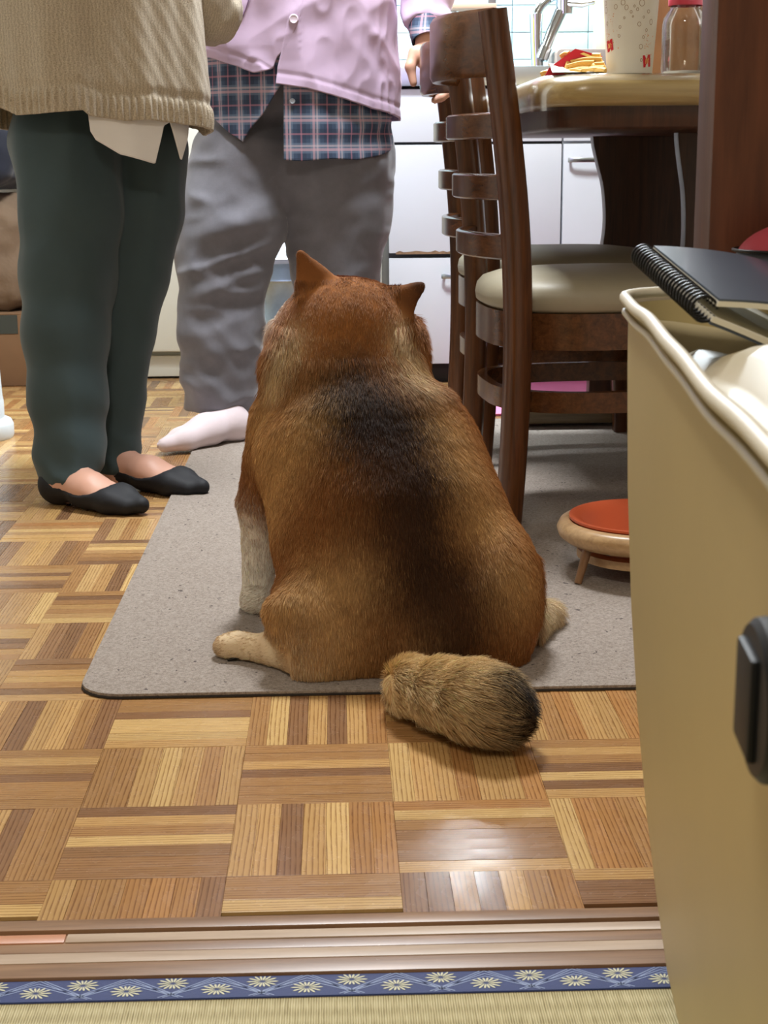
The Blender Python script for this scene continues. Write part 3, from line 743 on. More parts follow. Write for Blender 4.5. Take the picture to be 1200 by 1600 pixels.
for z, d in lev:
    for x, y in ((bgx0+d, 2.50), (bgx0+.07, 2.497+d), (bgx0+.14-d, 2.50), (bgx0+.146-d, 2.54), (bgx0+.14, 2.59), (bgx0+.07, 2.594), (bgx0, 2.59), (bgx0+.006+d, 2.545)): V.append((x, y, ZI+z))
Fc = [(l*8+k, l*8+(k+1) % 8, l*8+8+(k+1) % 8, l*8+8+k) for l in range(4) for k in range(8)]+[tuple(range(8))[::-1]]
Vi = [(bgx0+.07+(x-bgx0-.07)*.985, 2.545+(y-2.545)*.98, z+.001) for x, y, z in V]; Fi = [q[::-1] for q in Fc]
v, f = join([(V, Fc), (Vi, Fi)]); mk('bag_paper', v, f, m_kraft, bg, False)
m_glass = glass_mat('jar_glass', (.95, .95, .93), .92, .03, .6)
jy = 2.42; jc = P(1068, 122, jy); jr = (1103-1034)/2*jy/F
jar = thing('glass_jar', 'clear glass jar with a red screw lid beside the cup', 'jar', (jc[0], jc[1], ZI))
jp = [(0, .003), (jr*.9, .001), (jr, .006), (jr, .072), (jr*.96, .082), (jr*.72, .096), (jr*.68, .100), (jr*.68, .112)]
ji = [(r*.93, z+.0035 if i < 2 else z) for i, (r, z) in enumerate(jp)]
lathe('jar_body', jp+ji[::-1], (jc[0], jc[1], ZI), m_glass, jar, 48, sharp=60)
lathe('jar_base', [(0, .0005), (jr*.88, .0005), (jr*.9, .005), (0, .006)], (jc[0], jc[1], ZI), plain('thick_glass', (206, 206, 204), .1), jar, 48)
m_lid = plain('red_lid', (190, 58, 78), .35, var=.05)
lathe('jar_lid', [(0, .1125), (jr*.70, .1125), (jr*.76, .101), (jr*.77, .102), (jr*.77, .117), (jr*.72, .12), (0, .12)][1:], (jc[0], jc[1], ZI), m_lid, jar, 48)
m_pb = plain('thin_white_plastic', (226, 224, 222), .3, var=.04, bump=.6, bscale=25, bdist=.01)
fl_ = Field((jc[0]-.02, 2.30, ZI-.002), (jc[0]+.2, 2.52, ZI+.2), .005)
fl_.ell((jc[0]+.115, 2.42, ZI+.07), (.062, .06, .07), .03); fl_.ell((jc[0]+.07, 2.352, ZI+.12), (.045, .024, .06), .015); fl_.ell((jc[0]+.045, 2.350, ZI+.15), (.04, .022, .06), .015)
fl_.cut(lambda x, y, z: (ZI+.0005)-z+0*x+0*y)
V, Q = fl_.mesh(1); nrm = vnormals(V, Q); V = V+nrm*(.006*vnoise(V*45)+.003*vnoise(V*110))[:, None]; V[:, 2] = np.maximum(V[:, 2], ZI)
tag(mk('plastic_bag', V, Q, m_pb), 'white plastic bag bundled beside the glass jar', 'plastic bag')

# ================================================================== DOG BOWL
m_ring = wood('pale_stand_wood', (168, 132, 92), (206, 170, 124), 'X', .35); m_bowl = plain('orange_ceramic', (212, 98, 60), .35, var=.04); m_legd = wood('stand_leg_wood', (108, 76, 50), (146, 108, 74), 'Z', .4)
bx, by = .446, 2.165; R0 = .127
st = thing('bowl_stand', 'round pale wooden feeding stand with splayed legs', 'bowl stand', (bx, by, .0065))
lathe('ring_top', [(R0-.026, .062), (R0-.012, .055), (R0-.003, .062), (R0, .072), (R0-.005, .082), (R0-.016, .086), (R0-.026, .080)], (bx, by, .0), m_ring, st, 64, closed=True, sharp=80)
lathe('lower_ring', [(R0-.05, .030), (R0-.03, .030), (R0-.03, .042), (R0-.05, .042)], (bx, by, 0), m_ring, st, 64, closed=True)
for k in range(4):
    a = math.radians(200+90*k+12); c, s = math.cos(a), math.sin(a)
    sweep('leg', [(bx+c*(R0-.022), by+s*(R0-.022), .064), (bx+c*(R0-.002), by+s*(R0-.002), .007)], [.0075, .0055], m_legd, st, n=12)
bw_ = thing('food_bowl', 'orange ceramic bowl set in the wooden feeding stand', 'bowl', (bx, by, .05))
rb_ = R0-.018
lathe('bowl_body', [(0, .034), (.055, .034), (.075, .045), (rb_-.012, .078), (rb_, .0875), (rb_, .0905), (rb_-.006, .0905), (rb_-.02, .080), (.07, .056), (0, .050)], (bx, by, 0), m_bowl, bw_, 64, sharp=50)

# ================================================================== KITCHEN
m_cab = plain('cabinet_melamine', (210, 217, 224), .35, var=.025, vscale=2.5); m_cabline = plain('gap_shade_grey', (62, 62, 66), .6)
m_black = plain('black_plinth', (26, 27, 32), .5); m_steel = plain('stainless_steel', (186, 194, 200), .28, metal=1, var=.05); m_chrome = plain('chrome', (200, 206, 212), .10, metal=1); m_chip = plain('chipped_board', (136, 110, 84), .9, var=.3, vscale=60)
YC = 4.10
xe = P(606, 300, YC)[0]; xs = P(878, 300, YC)[0]; wU = xs-xe
zr = [P(750, y, YC)[2] for y in (138, 222, 225, 395, 402, 568)]
for u in range(3):
    a = xe+u*wU; b = min(a+wU, KX1-.004); tx_ = ['white base cabinet with a chipped middle panel, left end of the sink counter', 'white base cabinet behind the chairs, in the middle of the sink counter', 'white base cabinet at the right end of the sink counter, behind the table'][u]
    cb = thing('base_cabinet', tx_, 'cabinet', ((a+b)/2, 4.4, 0), group='white base cabinets')
    box('body', (a+.001, YC+.019, zr[5]-.002), (b-.001, YB-.012, zr[0]+.003), m_cab if u else m_cabline, cb, .001)  # end cabinet in dark grey: shade of the gap beside it put into colour
    box('plinth', (a, YC+.04, 0), (b, YC+.06, zr[5]-.002), m_black, cb, .001)
    for k, (zt, zb) in enumerate(((zr[0], zr[1]), (zr[2], zr[3]), (zr[4], zr[5]))):
        if k == 1 and u: zb = zr[5]
        if k == 2 and u: continue
        d = box('drawer' if k != 1 else 'door', (a+.0025, YC, zb+.001), (b-.0025, YC+.018, zt-.001), m_cab, cb, .002)
        if u == 0 and k == 1:
            n = 40; ch = []
            for i in range(n+1):
                x = a+.02+(wU-.04)*i/n; hgt = .003+.005*abs(math.sin(i*1.7)*math.cos(i*.6)); ch += [(x, YC-.0006, zb-.002), (x, YC-.0006, zb+hgt)]
            V = ch+[(x, y+.004, z) for x, y, z in ch]; m_ = len(ch)
            mk('chipped_edge', V, [(2*i, 2*i+2, 2*i+3, 2*i+1) for i in range(n)]+[(m_+2*i+1, m_+2*i+3, m_+2*i+2, m_+2*i) for i in range(n)], m_chip, d, False)
        if k == 2 or (k == 1 and u):
            hx = (a+.05 if u else a+wU*.5-.06, ) [0]; hz = zt-.045
            if u == 1 : hx = a+.018+.0
            if u == 0: hx = P(695, 430, YC)[0]; hz = P(700, 431, YC)[2]
            if u >= 1: hx = (xs if u == 1 else xs+wU)+.022; hz = P(900, 250, YC)[2]
            hp = [(hx, YC+.002, hz), (hx, YC-.022, hz), (hx+.10, YC-.022, hz), (hx+.10, YC+.002, hz)]
            sweep('handle', catmull(hp, 3), [(.006, .003)]*len(catmull(hp, 3)), m_steel, d, cross=RC, up0=(0, 0, 1), twist=[0]*len(catmull(hp, 3)))
zc0 = zr[0]+.006; zc1 = P(640, 104, YC-.02)[2]
ctp = thing('sink_counter', 'stainless steel sink counter over the white cabinets', 'counter', (xe+1.5*wU, 4.4, zc0))
box('front_edge', (xe-.005, YC-.02, zc0), (KX1-.004, YC-.012, zc1), m_steel, ctp, .002)
box('worktop', (xe-.005, YC-.012, zc1-.012), (KX1-.004, YB-.012, zc1), m_steel, ctp, .001)
box('worktop_core', (xe, YC-.01, zc0), (KX1-.004-.005, YB-.014, zc1-.013), m_cabline, ctp, 0)
# tap
tp = thing('kitchen_tap', 'chrome kitchen tap with a slanted spout behind the table', 'tap', tuple(P(838, 105, 4.5)*[1, 1, 0]+[0, 0, zc1]))
Yt = 4.5
def tpx(x, y, dy=0): return P(x, y, Yt+dy)
b0 = P(840, 103, Yt); 
lathe('tap_base', [(.036, 0), (.036, .008), (.028, .014), (.0, .014)], (b0[0], Yt, zc1), m_chrome, tp, 32)
sweep('tap_body', [(b0[0], Yt, zc1+.01), tpx(838, 60), tpx(838, 22)], [.017, .017, .02], m_chrome, tp, n=20)
sweep('tap_arm', catmull([tpx(838, 22), tpx(846, 8), tpx(860, -4), tpx(872, -10)], 5), .014, m_chrome, tp, n=16)
sweep('spout', [tpx(876, 18, -.01), tpx(862, 50, -.015), tpx(846, 92, -.02)], [.018, .016, .013], m_chrome, tp, n=20)
sweep('spout_tip', [tpx(853, 74, -.017), tpx(846, 93, -.02)], [.0175, .0175], m_chrome, tp, n=20)
sweep('tap_head', [tpx(882, -24, -.005), tpx(882, 22, -.005)], [.026, .024], m_chrome, tp, n=24)
sweep('lever', [tpx(888, 4, -.02), tpx(910, 6, -.03), tpx(930, 2, -.04)], [.012, .011, .007], m_chrome, tp, n=14)
def tile_lump(name, x0, y0, x1, y1, Y, dy, m, label, cat, r=.012):
    a = P(x0, y1, Y); b = P(x1, y0, Y); a[2] = zc1+.0005
    o = thing(name, label, cat, ((a[0]+b[0])/2, Y+dy/2, zc1)); prism('body', rrect(a[0], a[2], b[0], b[2], r), 'Y', Y, Y+dy, m, o, .003); return o
o = tile_lump('dish_tub', 870, 76, 968, 104, 4.42, .18, plain('taupe_plastic', (122, 108, 100), .5), 'grey-brown plastic tub beside the tap', 'tub')
o = tile_lump('detergent_bottle', 930, -20, 958, 104, 4.62, .05, plain('yellow_green_plastic', (214, 224, 150), .3), 'pale yellow-green detergent bottle against the tiles behind the cup', 'bottle', .02)
a = P(945, -20, 4.62); lathe('bottle_cap', [(.016, 0), (.016, .03), (.008, .04), (.006, .06), (0, .06)], (a[0], 4.645, a[2]), m_white, o, 24)
o = tile_lump('sponge', 737, 27, 754, 50, 4.35, .05, plain('yellow_sponge', (236, 222, 60), .9, bump=.6, bscale=300), 'yellow sponge on the sink edge behind the chair top', 'sponge', .008)
# open shelf rack against the tiles
rk = thing('shelf_rack', 'small brown shelf on a dark post against the kitchen tiles', 'shelf', tuple(P(740, 10, 4.6)*[1, 1, 0]+[0, 0, zc1]))
a = P(706, 14, 4.6); b = P(775, 6, 4.6); box('shelf_board', (a[0], 4.58, a[2]), (b[0], 4.69, b[2]), plain('brown_board', (150, 120, 100), .6), rk, .002)
a = P(764, 14, 4.6); b = P(775, 14, 4.6); box('post', (a[0], 4.60, zc1+.0005), (b[0], 4.63, a[2]+.35), plain('dark_post', (70, 66, 66), .5), rk, .002)
a = P(708, 14, 4.6); box('post', (a[0], 4.66, zc1+.0005), (a[0]+.015, 4.68, a[2]), plain('dark_post2', (150, 150, 150), .5), rk, .002)
# fridge, bin
m_fr = plain('cream_enamel', (226, 228, 216), .3, var=.02)
fx0 = P(112, 588, 4.25)[0]; fx1 = P(398, 588, 4.25)[0]
fz = [P(250, y, 4.25)[2] for y in (590, 557, 549)]
fg = thing('refrigerator', 'off-white refrigerator standing behind the two people', 'refrigerator', ((fx0+fx1)/2, 4.48, 0))
box('body', (fx0, 4.29, .012), (fx1, YB-.02, 1.45), m_fr, fg, .006)
box('base_plate', (fx0+.004, 4.262, .006), (fx1-.004, 4.29, fz[1]), m_fr, fg, .004)
box('foot', (fx0+.02, 4.28, 0), (fx1-.02, 4.30, .0125), m_black, fg, 0)
prism('door', rrect(fx0, fz[2], fx1, .95, .012), 'Y', 4.235, 4.285, m_fr, fg, .006); prism('door', rrect(fx0, .96, fx1, 1.448, .012), 'Y', 4.235, 4.285, m_fr, fg, .006)
box('handle', (fx0+.02, 4.215, .70), (fx0+.04, 4.236, .93), m_steel, fg, .004)
m_galv = plain('galvanized_steel', (168, 188, 204), .38, metal=.85, var=.12, vscale=30)
bc = P(440, 560, 4.02); bz = [P(440, y, 3.9)[2] for y in (510, 440, 405, 325)]
tr = thing('metal_bin', 'galvanized steel bin with a domed lid between the legs of the person in lavender', 'bin', (bc[0], 4.02, 0))
r_ = .115; pr = [(r_*.93, 0), (r_*.95, bz[0]-.006), (r_*.985, bz[0]), (r_*.955, bz[0]+.006), (r_*.97, bz[1]-.006), (r_*1.0, bz[1]), (r_*.975, bz[1]+.006), (r_*.985, bz[2]-.006), (0, bz[2]-.006)]
lathe('bin_body', pr, (bc[0], 4.02, 0), m_galv, tr, 64, sharp=50)
lathe('bin_lid', [(r_*1.04, bz[2]-.012), (r_*1.04, bz[2]), (r_*.98, bz[2]+.004), (r_*.72, bz[3]-.05), (r_*.4, bz[3]-.018), (0, bz[3]-.01)], (bc[0], 4.02, 0), plain('bin_lid_steel', (200, 208, 220), .3, metal=.6), tr, 64, sharp=40)
# left background: box, bags and the white appliance
m_cardb = plain('cardboard', (124, 94, 66), .85, var=.08); m_kb = plain('old_kraft', (120, 100, 80), .85, var=.12, bump=.5, bscale=18, bdist=.01); m_navy = cloth_mat('navy_cloth', (26, 32, 48), .2)
a = P(-90, 583, 4.15); b = P(56, 492, 4.15)
cbx = thing('cardboard_box', 'brown cardboard box on the floor at the far left', 'box', ((a[0]+b[0])/2, 4.3, 0))
box('carton', (a[0], 4.15, .001), (b[0], 4.45, b[2]), m_cardb, cbx, .003)
for k in (0, 1): box('flap', (a[0]+.002, 4.152+.15*k, b[2]), (b[0]-.002, 4.296+.15*k, b[2]+.004), m_cardb, cbx, .001)
p1 = P(20, 460, 4.15)
box('tape', ((a[0]+b[0])/2-.03+.06, 4.1485, b[2]-.05), ((a[0]+b[0])/2+.02+.06, 4.1503, b[2]), plain('packing_tape', (60, 66, 62), .4), cbx, 0)
zb_ = b[2]+.005; zt_ = P(20, 300, 4.15)[2]
def lump(name, label, cat, lo, hi, m, amp, par=None):
    lo = np.array(lo); hi = np.array(hi); c = (lo+hi)/2; r = (hi-lo)/2
    fd = Field(lo-.03, hi+.03, .010)
    x, y, z = np.meshgrid(*fd.ax, indexing='ij', sparse=True)
    d = ((np.abs((x-c[0])/r[0])**4+np.abs((y-c[1])/r[1])**4+np.abs((z-c[2])/r[2])**4)**.25-1)*min(r); fd.F = d.astype(np.float32)
    V, Q = fd.mesh(1); n = vnormals(V, Q); V = V+n*(amp*vnoise(V*14)+amp*.5*vnoise(V*37))[:, None]; V[:, 2] = np.maximum(V[:, 2], lo[2])
    return tag(mk(name, V, Q, m), label, cat)
lump('paper_sack', 'crumpled brown paper sack standing on the cardboard box', 'sack', (a[0]+.01, 4.17, zb_), (b[0]-.012, 4.42, zt_-.01), m_kb, .012)
lump('cloth_bag', 'dark navy cloth bag lying on top of the brown sack', 'bag', (a[0]-.02, 4.14, zt_+.004), (b[0]-.03, 4.42, P(20, 192, 4.15)[2]), m_navy, .012)
q = G(-45, 684); wr = .094
m_app = plain('appliance_white', (196, 204, 208), .4, var=.02)
wa = thing('air_purifier', 'round white plastic appliance with a wide foot at the left edge', 'appliance', (q[0], q[1], 0))
zz = [P(0, y, q[1])[2] for y in (655, 640, 410)]
lathe('foot', [(wr*.97, 0), (wr, .006), (wr, zz[0]-.012), (wr*.95, zz[0]-.002), (wr*.82, zz[0]+.004), (0, zz[0]+.004)], (q[0], q[1], 0), m_app, wa, 64, sharp=40)
lathe('body', [(wr*.80, zz[0]+.004), (wr*.80, zz[1]+.02), (wr*.79, zz[1]+.022), (wr*.79, zz[1]+.026), (wr*.78, zz[1]+.03), (wr*.66, zz[2]), (wr*.62, .50), (wr*.5, .53), (0, .535)], (q[0], q[1], 0), m_app, wa, 64, sharp=40)
lathe('indicator_band', [(wr*.715, .26), (wr*.725, .262), (wr*.715, .285), (wr*.705, .285)], (q[0], q[1], 0), plain('lime_band', (190, 220, 70), .4), wa, 64, closed=True)

# ================================================================== VINYL BENCH, NOTEBOOK, POUCH
m_vin = plain('cream_bench_vinyl', (194, 175, 126), .42, var=.05, vscale=4, bump=.08, bscale=160); m_vtop = plain('white_cushion_vinyl', (188, 176, 144), .45, var=.04, vscale=5); m_pipe = plain('pale_piping', (210, 202, 182), .5)
def bench_poly(z):
    t = max(0, min(1, z/.5)); c = 1-t
    xl_ = .187+.002*math.sin(t*3)+.050*c**2.2+.02*max(0, (.06-z)/.06)**2
    return rrect(xl_, .38, .60, 1.005-.03*c**2, .05, 6)
lvl = [0.001, .008, .03, .07, .12, .18, .25, .32, .40, .475, .502, .514]
bn = thing('vinyl_bench', 'cream vinyl storage bench with pale piping and a black round handle in the right foreground', 'bench', (.187, 1.0, 0), math.radians(-5.7))
def tri_loft(name, polys, m, parent, captop=True):
    n = len(polys[0][0]); V = [(x, y, z) for p_, z in polys for x, y in p_]
    Fc = [(l*n+k, l*n+(k+1) % n, l*n+n+(k+1) % n, l*n+n+k) for l in range(len(polys)-1) for k in range(n)]+[tuple(range(n))[::-1]]
    return mk(name, V, Fc, m, parent, True, sharp=60)
tri_loft('body', [(bench_poly(z), z) for z in lvl], m_vin, bn)
top = bench_poly(.514)
def dens(poly, n):
    p_ = np.array(poly+[poly[0]]); s = np.r_[0, np.cumsum(np.linalg.norm(np.diff(p_, axis=0), axis=1))]; t = np.linspace(0, s[-1], n, endpoint=False)
    return np.stack([np.interp(t, s, p_[:, 0]), np.interp(t, s, p_[:, 1])], 1)
dp = dens(top, 160)
def wav(x, y): return .0012*math.sin(y*16+x*9)+.0006*math.sin(y*41)
cen = np.array([(.187+.60)/2, .69])
pp = [(cen[0]+(x-cen[0])*1.012, cen[1]+(y-cen[1])*1.008, .520+wav(x, y)) for x, y in dp]
v, f = join([sweep_arrays(pp, .0036, n=10, closed=True), sweep_arrays([(x*1.0, y, z-.009) for x, y, z in pp], .0019, n=8, closed=True)])
mk('piping', v, f, m_pipe, bn, True)
V = []; Fc = []; NR = 22
for l in range(NR):
    s = 1-l/NR
    for x, y in dp:
        X_ = cen[0]+(x-cen[0])*s; Y2 = cen[1]+(y-cen[1])*s; d = 1-s
        z = .517+wav(x, y)*s-.018*math.exp(-((d-.10)/.06)**2)+.012*(1-math.exp(-(d/.28)**2))-.040*math.exp(-((X_-.30)/.11)**2-((Y2-.90)/.15)**2)+.005*math.sin(X_*28)*math.sin(Y2*19)*min(1, d*5)
        V.append((X_, Y2, z))
n = 160
Fc = [(l*n+k, l*n+(k+1) % n, l*n+n+(k+1) % n, l*n+n+k) for l in range(NR-1) for k in range(n)]+[tuple((NR-1)*n+k for k in range(n))]
mk('cushion', V, Fc, m_vtop, bn, True)
m_blk = plain('black_plastic', (14, 15, 17), .5, spec=.3)
hy, hz = .425, P(1185, 1055, .45)[2]
def disc_x(name, r, x0, x1, m, cy_, cz_, sy=1.0, bev=.004):
    prism(name, [(cy_+r*sy*math.cos(2*PI*i/40), cz_+r*math.sin(2*PI*i/40)) for i in range(40)], 'X', x0, x1, m, bn, bev, seg=3)
disc_x('handle_plate', .0245, .179, .190, m_blk, hy, hz, 1.2, .005)
box('handle_grip', (.1765, hy-.012, hz-.016), (.180, hy+.014, hz+.016), m_blk, bn, .004)
# spiral notebook
m_cov = plain('black_blue_cover', (58, 70, 86), .34, var=.1, coat=.2); m_pg = plain('paper_pages', (226, 222, 206), .7); m_wire = plain('black_wire', (20, 20, 22), .35, metal=.4)
nA = P(1001, 398, .955); nB = P(1100, 484, .80)       # spine ends
e = nB-nA; L = np.linalg.norm(e); e /= L
sd = P(1200, 470, .92)-nA; sd -= e*np.dot(sd, e); sd /= np.linalg.norm(sd); nz_ = np.cross(sd, e); nz_ = nz_ if nz_[2] > 0 else -nz_
nb = thing('spiral_notebook', 'black spiral notebook bent open on top of the cream bench', 'notebook', tuple(nA))
def sheet_g(name, lift, t, m, W=.15, curve=.02, sag=0):
    V = []; nu, nv = 14, 6
    for side in (0, 1):
        for j in range(nv+1):
            for i in range(nu+1):
                u = i/nu*W; v_ = j/nv*L; b = curve*math.sin(min(1, u/W)*PI*.8)+sag*(u/W)**1.5
                V.append(nA+e*v_+sd*(u+.006)+nz_*(lift+b+t*side))
    k = (nu+1)*(nv+1); Fc = []
    for j in range(nv):
        for i in range(nu):
            a_ = j*(nu+1)+i; Fc += [(a_, a_+1, a_+nu+2, a_+nu+1), (k+a_+nu+1, k+a_+nu+2, k+a_+1, k+a_)]
    bd = [i for i in range(nu+1)]+[j*(nu+1)+nu for j in range(1, nv+1)]+[nv*(nu+1)+i for i in range(nu-1, -1, -1)]+[j*(nu+1) for j in range(nv-1, 0, -1)]
    for a_, b_ in zip(bd, bd[1:]+bd[:1]): Fc.append((a_, b_, k+b_, k+a_))
    bm = bmesh.new(); vs = [bm.verts.new(q) for q in V]
    for f_ in Fc: bm.faces.new([vs[i] for i in f_])
    bmesh.ops.recalc_face_normals(bm, faces=bm.faces[:]); return bm_obj(name, bm, m, nb, sharp=40)
sheet_g('front_cover', .0065, .0012, m_cov, curve=.016, sag=-.012); sheet_g('upper_pages', .0035, .003, m_pg, curve=.0158, sag=-.012)
sheet_g('lower_pages', -.005, .003, m_pg, curve=-.003, sag=-.018); sheet_g('back_cover', -.0066, .0012, m_cov, curve=-.003, sag=-.018)
coil = []
for k in range(24):
    c = nA+e*(L*(k+.5)/24)
    coil.append(sweep_arrays([c+(sd*math.cos(t)+nz_*math.sin(t))*.0068+sd*.001 for t in np.linspace(.25, 2*PI-.25, 16)], .0009, n=6, up0=tuple(e)))
for k, (v, f) in enumerate(coil): mk('coil_ring', v, f, m_wire, nb, True)
# red and black pouch
pc = P(1215, 400, 1.003)
fd = Field(pc-[.09, .09, .07], pc+[.12, .09, .07], .004); fd.ell(pc+[.02, 0, -.004], (.048, .040, .027), .01); 
V, Q = fd.mesh(2)
pz_ = pc[2]
po = thing('shoe_pouch', 'red and dark grey padded pouch on the bench behind the notebook', 'pouch', (pc[0]+.02, pc[1], pz_-.03))
upm = V[:, 2] > pz_+.004; cen_q = V[Q].mean(1)[:, 2]
mk('lower_shell', V, Q[cen_q <= pz_+.004], plain('dark_grey_shell', (58, 62, 72), .4), po, True); mk('red_cover', V, Q[cen_q > pz_+.004], plain('red_felt', (150, 44, 58), .7), po, True)
ringp = [(pc[0]+.02+.0485*math.cos(t), pc[1]+.0405*math.sin(t), pz_+.004) for t in np.linspace(0, 2*PI, 40, endpoint=False)]
v, f = sweep_arrays(ringp, .0012, n=6, closed=True); mk('zip', v, f, m_wire, po, True)

# ================================================================== DOG
def dog_build():
    fd = Field((-.24, 1.44, -.01), (.36, 2.22, .56), .006)
    e = fd.ell; c = fd.cone
    FT = .010                                          # the coat adds this much outside the skin
    def R(*r): return [v-FT for v in r]
    # trunk, from the rump up to the neck
    e(P(640, 955, 1.835), R(.150, .150, .135), .03)
    e(P(610, 830, 1.875), R(.160, .145, .150), .035)
    e(P(575, 715, 1.925), R(.154, .130, .125), .035)
    e(P(540, 640, 1.975), R(.106, .105, .085), .016)
    e(P(535, 572, 1.985), R(.112, .105, .085), .035)
    # head turned a little to the left
    e(P(541, 500, 2.0), R(.093, .088, .066), .035)
    e(P(462, 535, 2.03), R(.040, .05, .055), .025); e(P(628, 545, 2.02), R(.040, .05, .052), .025)
    c(P(500, 515, 2.06), P(478, 517, 2.135), .036, .024, .02)
    # ears
    for (b0, b1, tip, w_) in (((479, 445), (504, 436), (469, 396), .0155), ((616, 464), (630, 480), (659, 446), .0160)):
        a, b, t = P(*b0, 1.985), P(*b1, 1.99), P(*tip, 1.98)
        c(a, t, w_, .0062, .006); c(b, t, w_, .0062, .006); c((a+b)/2+[0, -.004, .0], t, .014, .005, .006)
    # front legs
    c(P(432, 655, 1.965), P(416, 790, 1.985), .044-FT, .036, .02)
    c(P(410, 790, 1.985), P(402, 930, 1.995), .030, .020, .012); q = G(402, 955); e(q+[0, -.012, .018], (.022, .034, .018), .01)
    c(P(640, 655, 1.965), P(620, 790, 1.99), .045-FT, .034, .015); c(P(620, 790, 1.99), P(600, 930, 2.0), .03, .02, .012); e(G(600, 955)+[0, -.012, .018], (.022, .034, .018), .01)
    # hind legs
    e(P(510, 985, 1.785), R(.078, .100, .098), .03, rotm('Y', -18))
    a, b = G(482, 1062)+[0, .012, .026], G(380, 1035)+[0, 0, .021]; c(a, b, .026, .017, .012); e(b+[-.012, .004, -.001], (.026, .022, .018), .01); c(P(470, 1000, 1.77), a, .035, .026, .012)
    e(P(768, 955, 1.81), R(.066, .10, .115), .045, rotm('Y', 10))
    a, b = G(795, 1040)+[0, .01, .026], G(838, 985)+[0, 0, .021]; c(a, b, .026, .02, .012); e(b+[.008, .01, -.002], (.025, .025, .018), .01)
    c(P(446, 958, 1.74), P(484, 1042, 1.722), .026, .024, .012)
    # tail lying on the floor
    tl = [G(640, 1072, .036), G(688, 1082, .042), G(732, 1092, .046), G(768, 1103, .046), G(786, 1112, .042)]
    fd.chain(tl, (.022, .029, .034, .034, .026), .012); c(P(655, 1058, 1.71), tl[0], .028, .022, .015)
    fd.cut(lambda x, y, z: .0068-z+0*x+0*y)
    V, Q = fd.mesh(3)
    return V, Q, np.array(tl)
DV, DQ, TL = dog_build()
DN = vnormals(DV, DQ)
def lin3(c): return np.array(lin(c))
def coat(p):
    n = len(p); base = np.tile(lin3((150, 94, 48)), (n, 1))
    def blob(cs, s, col, k=1.0):
        nonlocal base
        wgt = np.zeros(n)
        for cpt in cs: wgt = np.maximum(wgt, np.exp(-((p-cpt)**2).sum(1)/(2*s*s)))
        wgt = np.clip(wgt*k, 0, 1)[:, None]; base = base*(1-wgt)+lin3(col)*wgt
    def S(x, y, Y=1.9):                                 # nearest point of the skin to that spot of the back
        q = P(x, y, Y); d = q-CAM; d /= np.linalg.norm(d); rel = DV-CAM; t = rel@d; dist = np.linalg.norm(rel-t[:, None]*d, axis=1)
        ok = np.where(dist < .012)[0]
        return DV[ok[np.argmin(t[ok])]] if len(ok) else q
    # lighter tan sides and shoulders
    blob([S(440, 690), S(420, 740), S(470, 640), S(510, 625), S(700, 660), S(730, 720), S(770, 800), S(810, 900), S(400, 700), S(395, 660), S(410, 780)], .036, (204, 160, 104), 1.0)
    blob([S(480, 910), S(440, 940), S(540, 900), S(450, 980), S(500, 1040), S(520, 980)], .036, (210, 168, 112), 1.0)
    blob([S(425, 560), S(415, 590), S(440, 530), S(655, 560), S(645, 530), S(660, 585)], .018, (222, 198, 156), 1.0)
    blob([P(455, 480, 2.05), P(450, 500, 2.08), P(470, 520, 2.11), P(480, 517, 2.14)], .03, (235, 228, 215), 1.0)
    # dark saddle along the spine
    blob([S(548, 575), S(565, 600), S(585, 640), S(600, 665), S(535, 590), S(620, 640)], .032, (52, 34, 23), 1.0)
    blob([S(575, 650), S(615, 670), S(622, 720), S(640, 770), S(655, 820), S(672, 870), S(685, 920), S(690, 970), S(692, 1010), S(650, 740), S(700, 900), S(720, 960), S(710, 1010)], .038, (38, 25, 18), 1.25)
    blob([S(570, 840), S(600, 960), S(560, 760), S(740, 940)], .05, (104, 64, 34), .45)
    blob([S(530, 470), S(560, 450), S(500, 480)], .03, (148, 98, 54), .5)
    # dark fold on the flank, pale front legs and feet
    blob([S(450, 985), S(465, 1010)], .016, (120, 70, 32), .7)
    blob([P(405, y, 1.99) for y in (820, 850, 880, 910, 940, 955)]+[P(600, y, 2.0) for y in (850, 900, 950)], .026, (244, 238, 224), 1.4)
    blob([G(482, 1062)+[0, .01, .026], G(440, 1050)+[0, 0, .026], G(400, 1040)+[0, 0, .02], G(368, 1034)+[0, 0, .02]], .024, (236, 214, 178), 1.2)
    blob([G(838, 985)+[0, 0, .03], G(850, 975)+[0, 0, .06], P(835, 960, 1.86)], .03, (226, 206, 170), 1.1)
    blob([P(640, 1030, 1.66), P(560, 1070, 1.70)], .03, (176, 124, 70), .6)
    # tail: pale tan, dark towards the tip
    for q in TL[:4]: blob([q], .036, (232, 204, 156), 1.3)
    blob([TL[4]+[.018, -.012, .0], TL[4]+[.02, -.008, .025]], .026, (40, 30, 25), 1.5)
    # ears: dark backs
    blob([P(472, 405, 1.985), P(480, 420, 1.985), P(490, 435, 1.985)], .013, (104, 64, 36), 1.1); blob([P(632, 466, 1.985), P(644, 458, 1.985), P(657, 448, 1.98)], .014, (76, 48, 32), 1.25)
    return base
DC = coat(DV)
def attr_mat(name, rough, hair=False):
    k = N(name); at = k.t.nodes.new('ShaderNodeAttribute'); at.attribute_name = 'coat'
    k.l(at.outputs['Color'], k.b.inputs['Base Color']); k.b.inputs['Roughness'].default_value = rough; k.b.inputs['Specular IOR Level'].default_value = .15
    return k.m
dog = thing('dog', 'plump ginger-brown dog sitting on the mat with its back to the viewer', 'dog', (.09, 1.83, .0065))
body = mk('body', DV, DQ, attr_mat('dog_skin_coat', .9), dog)
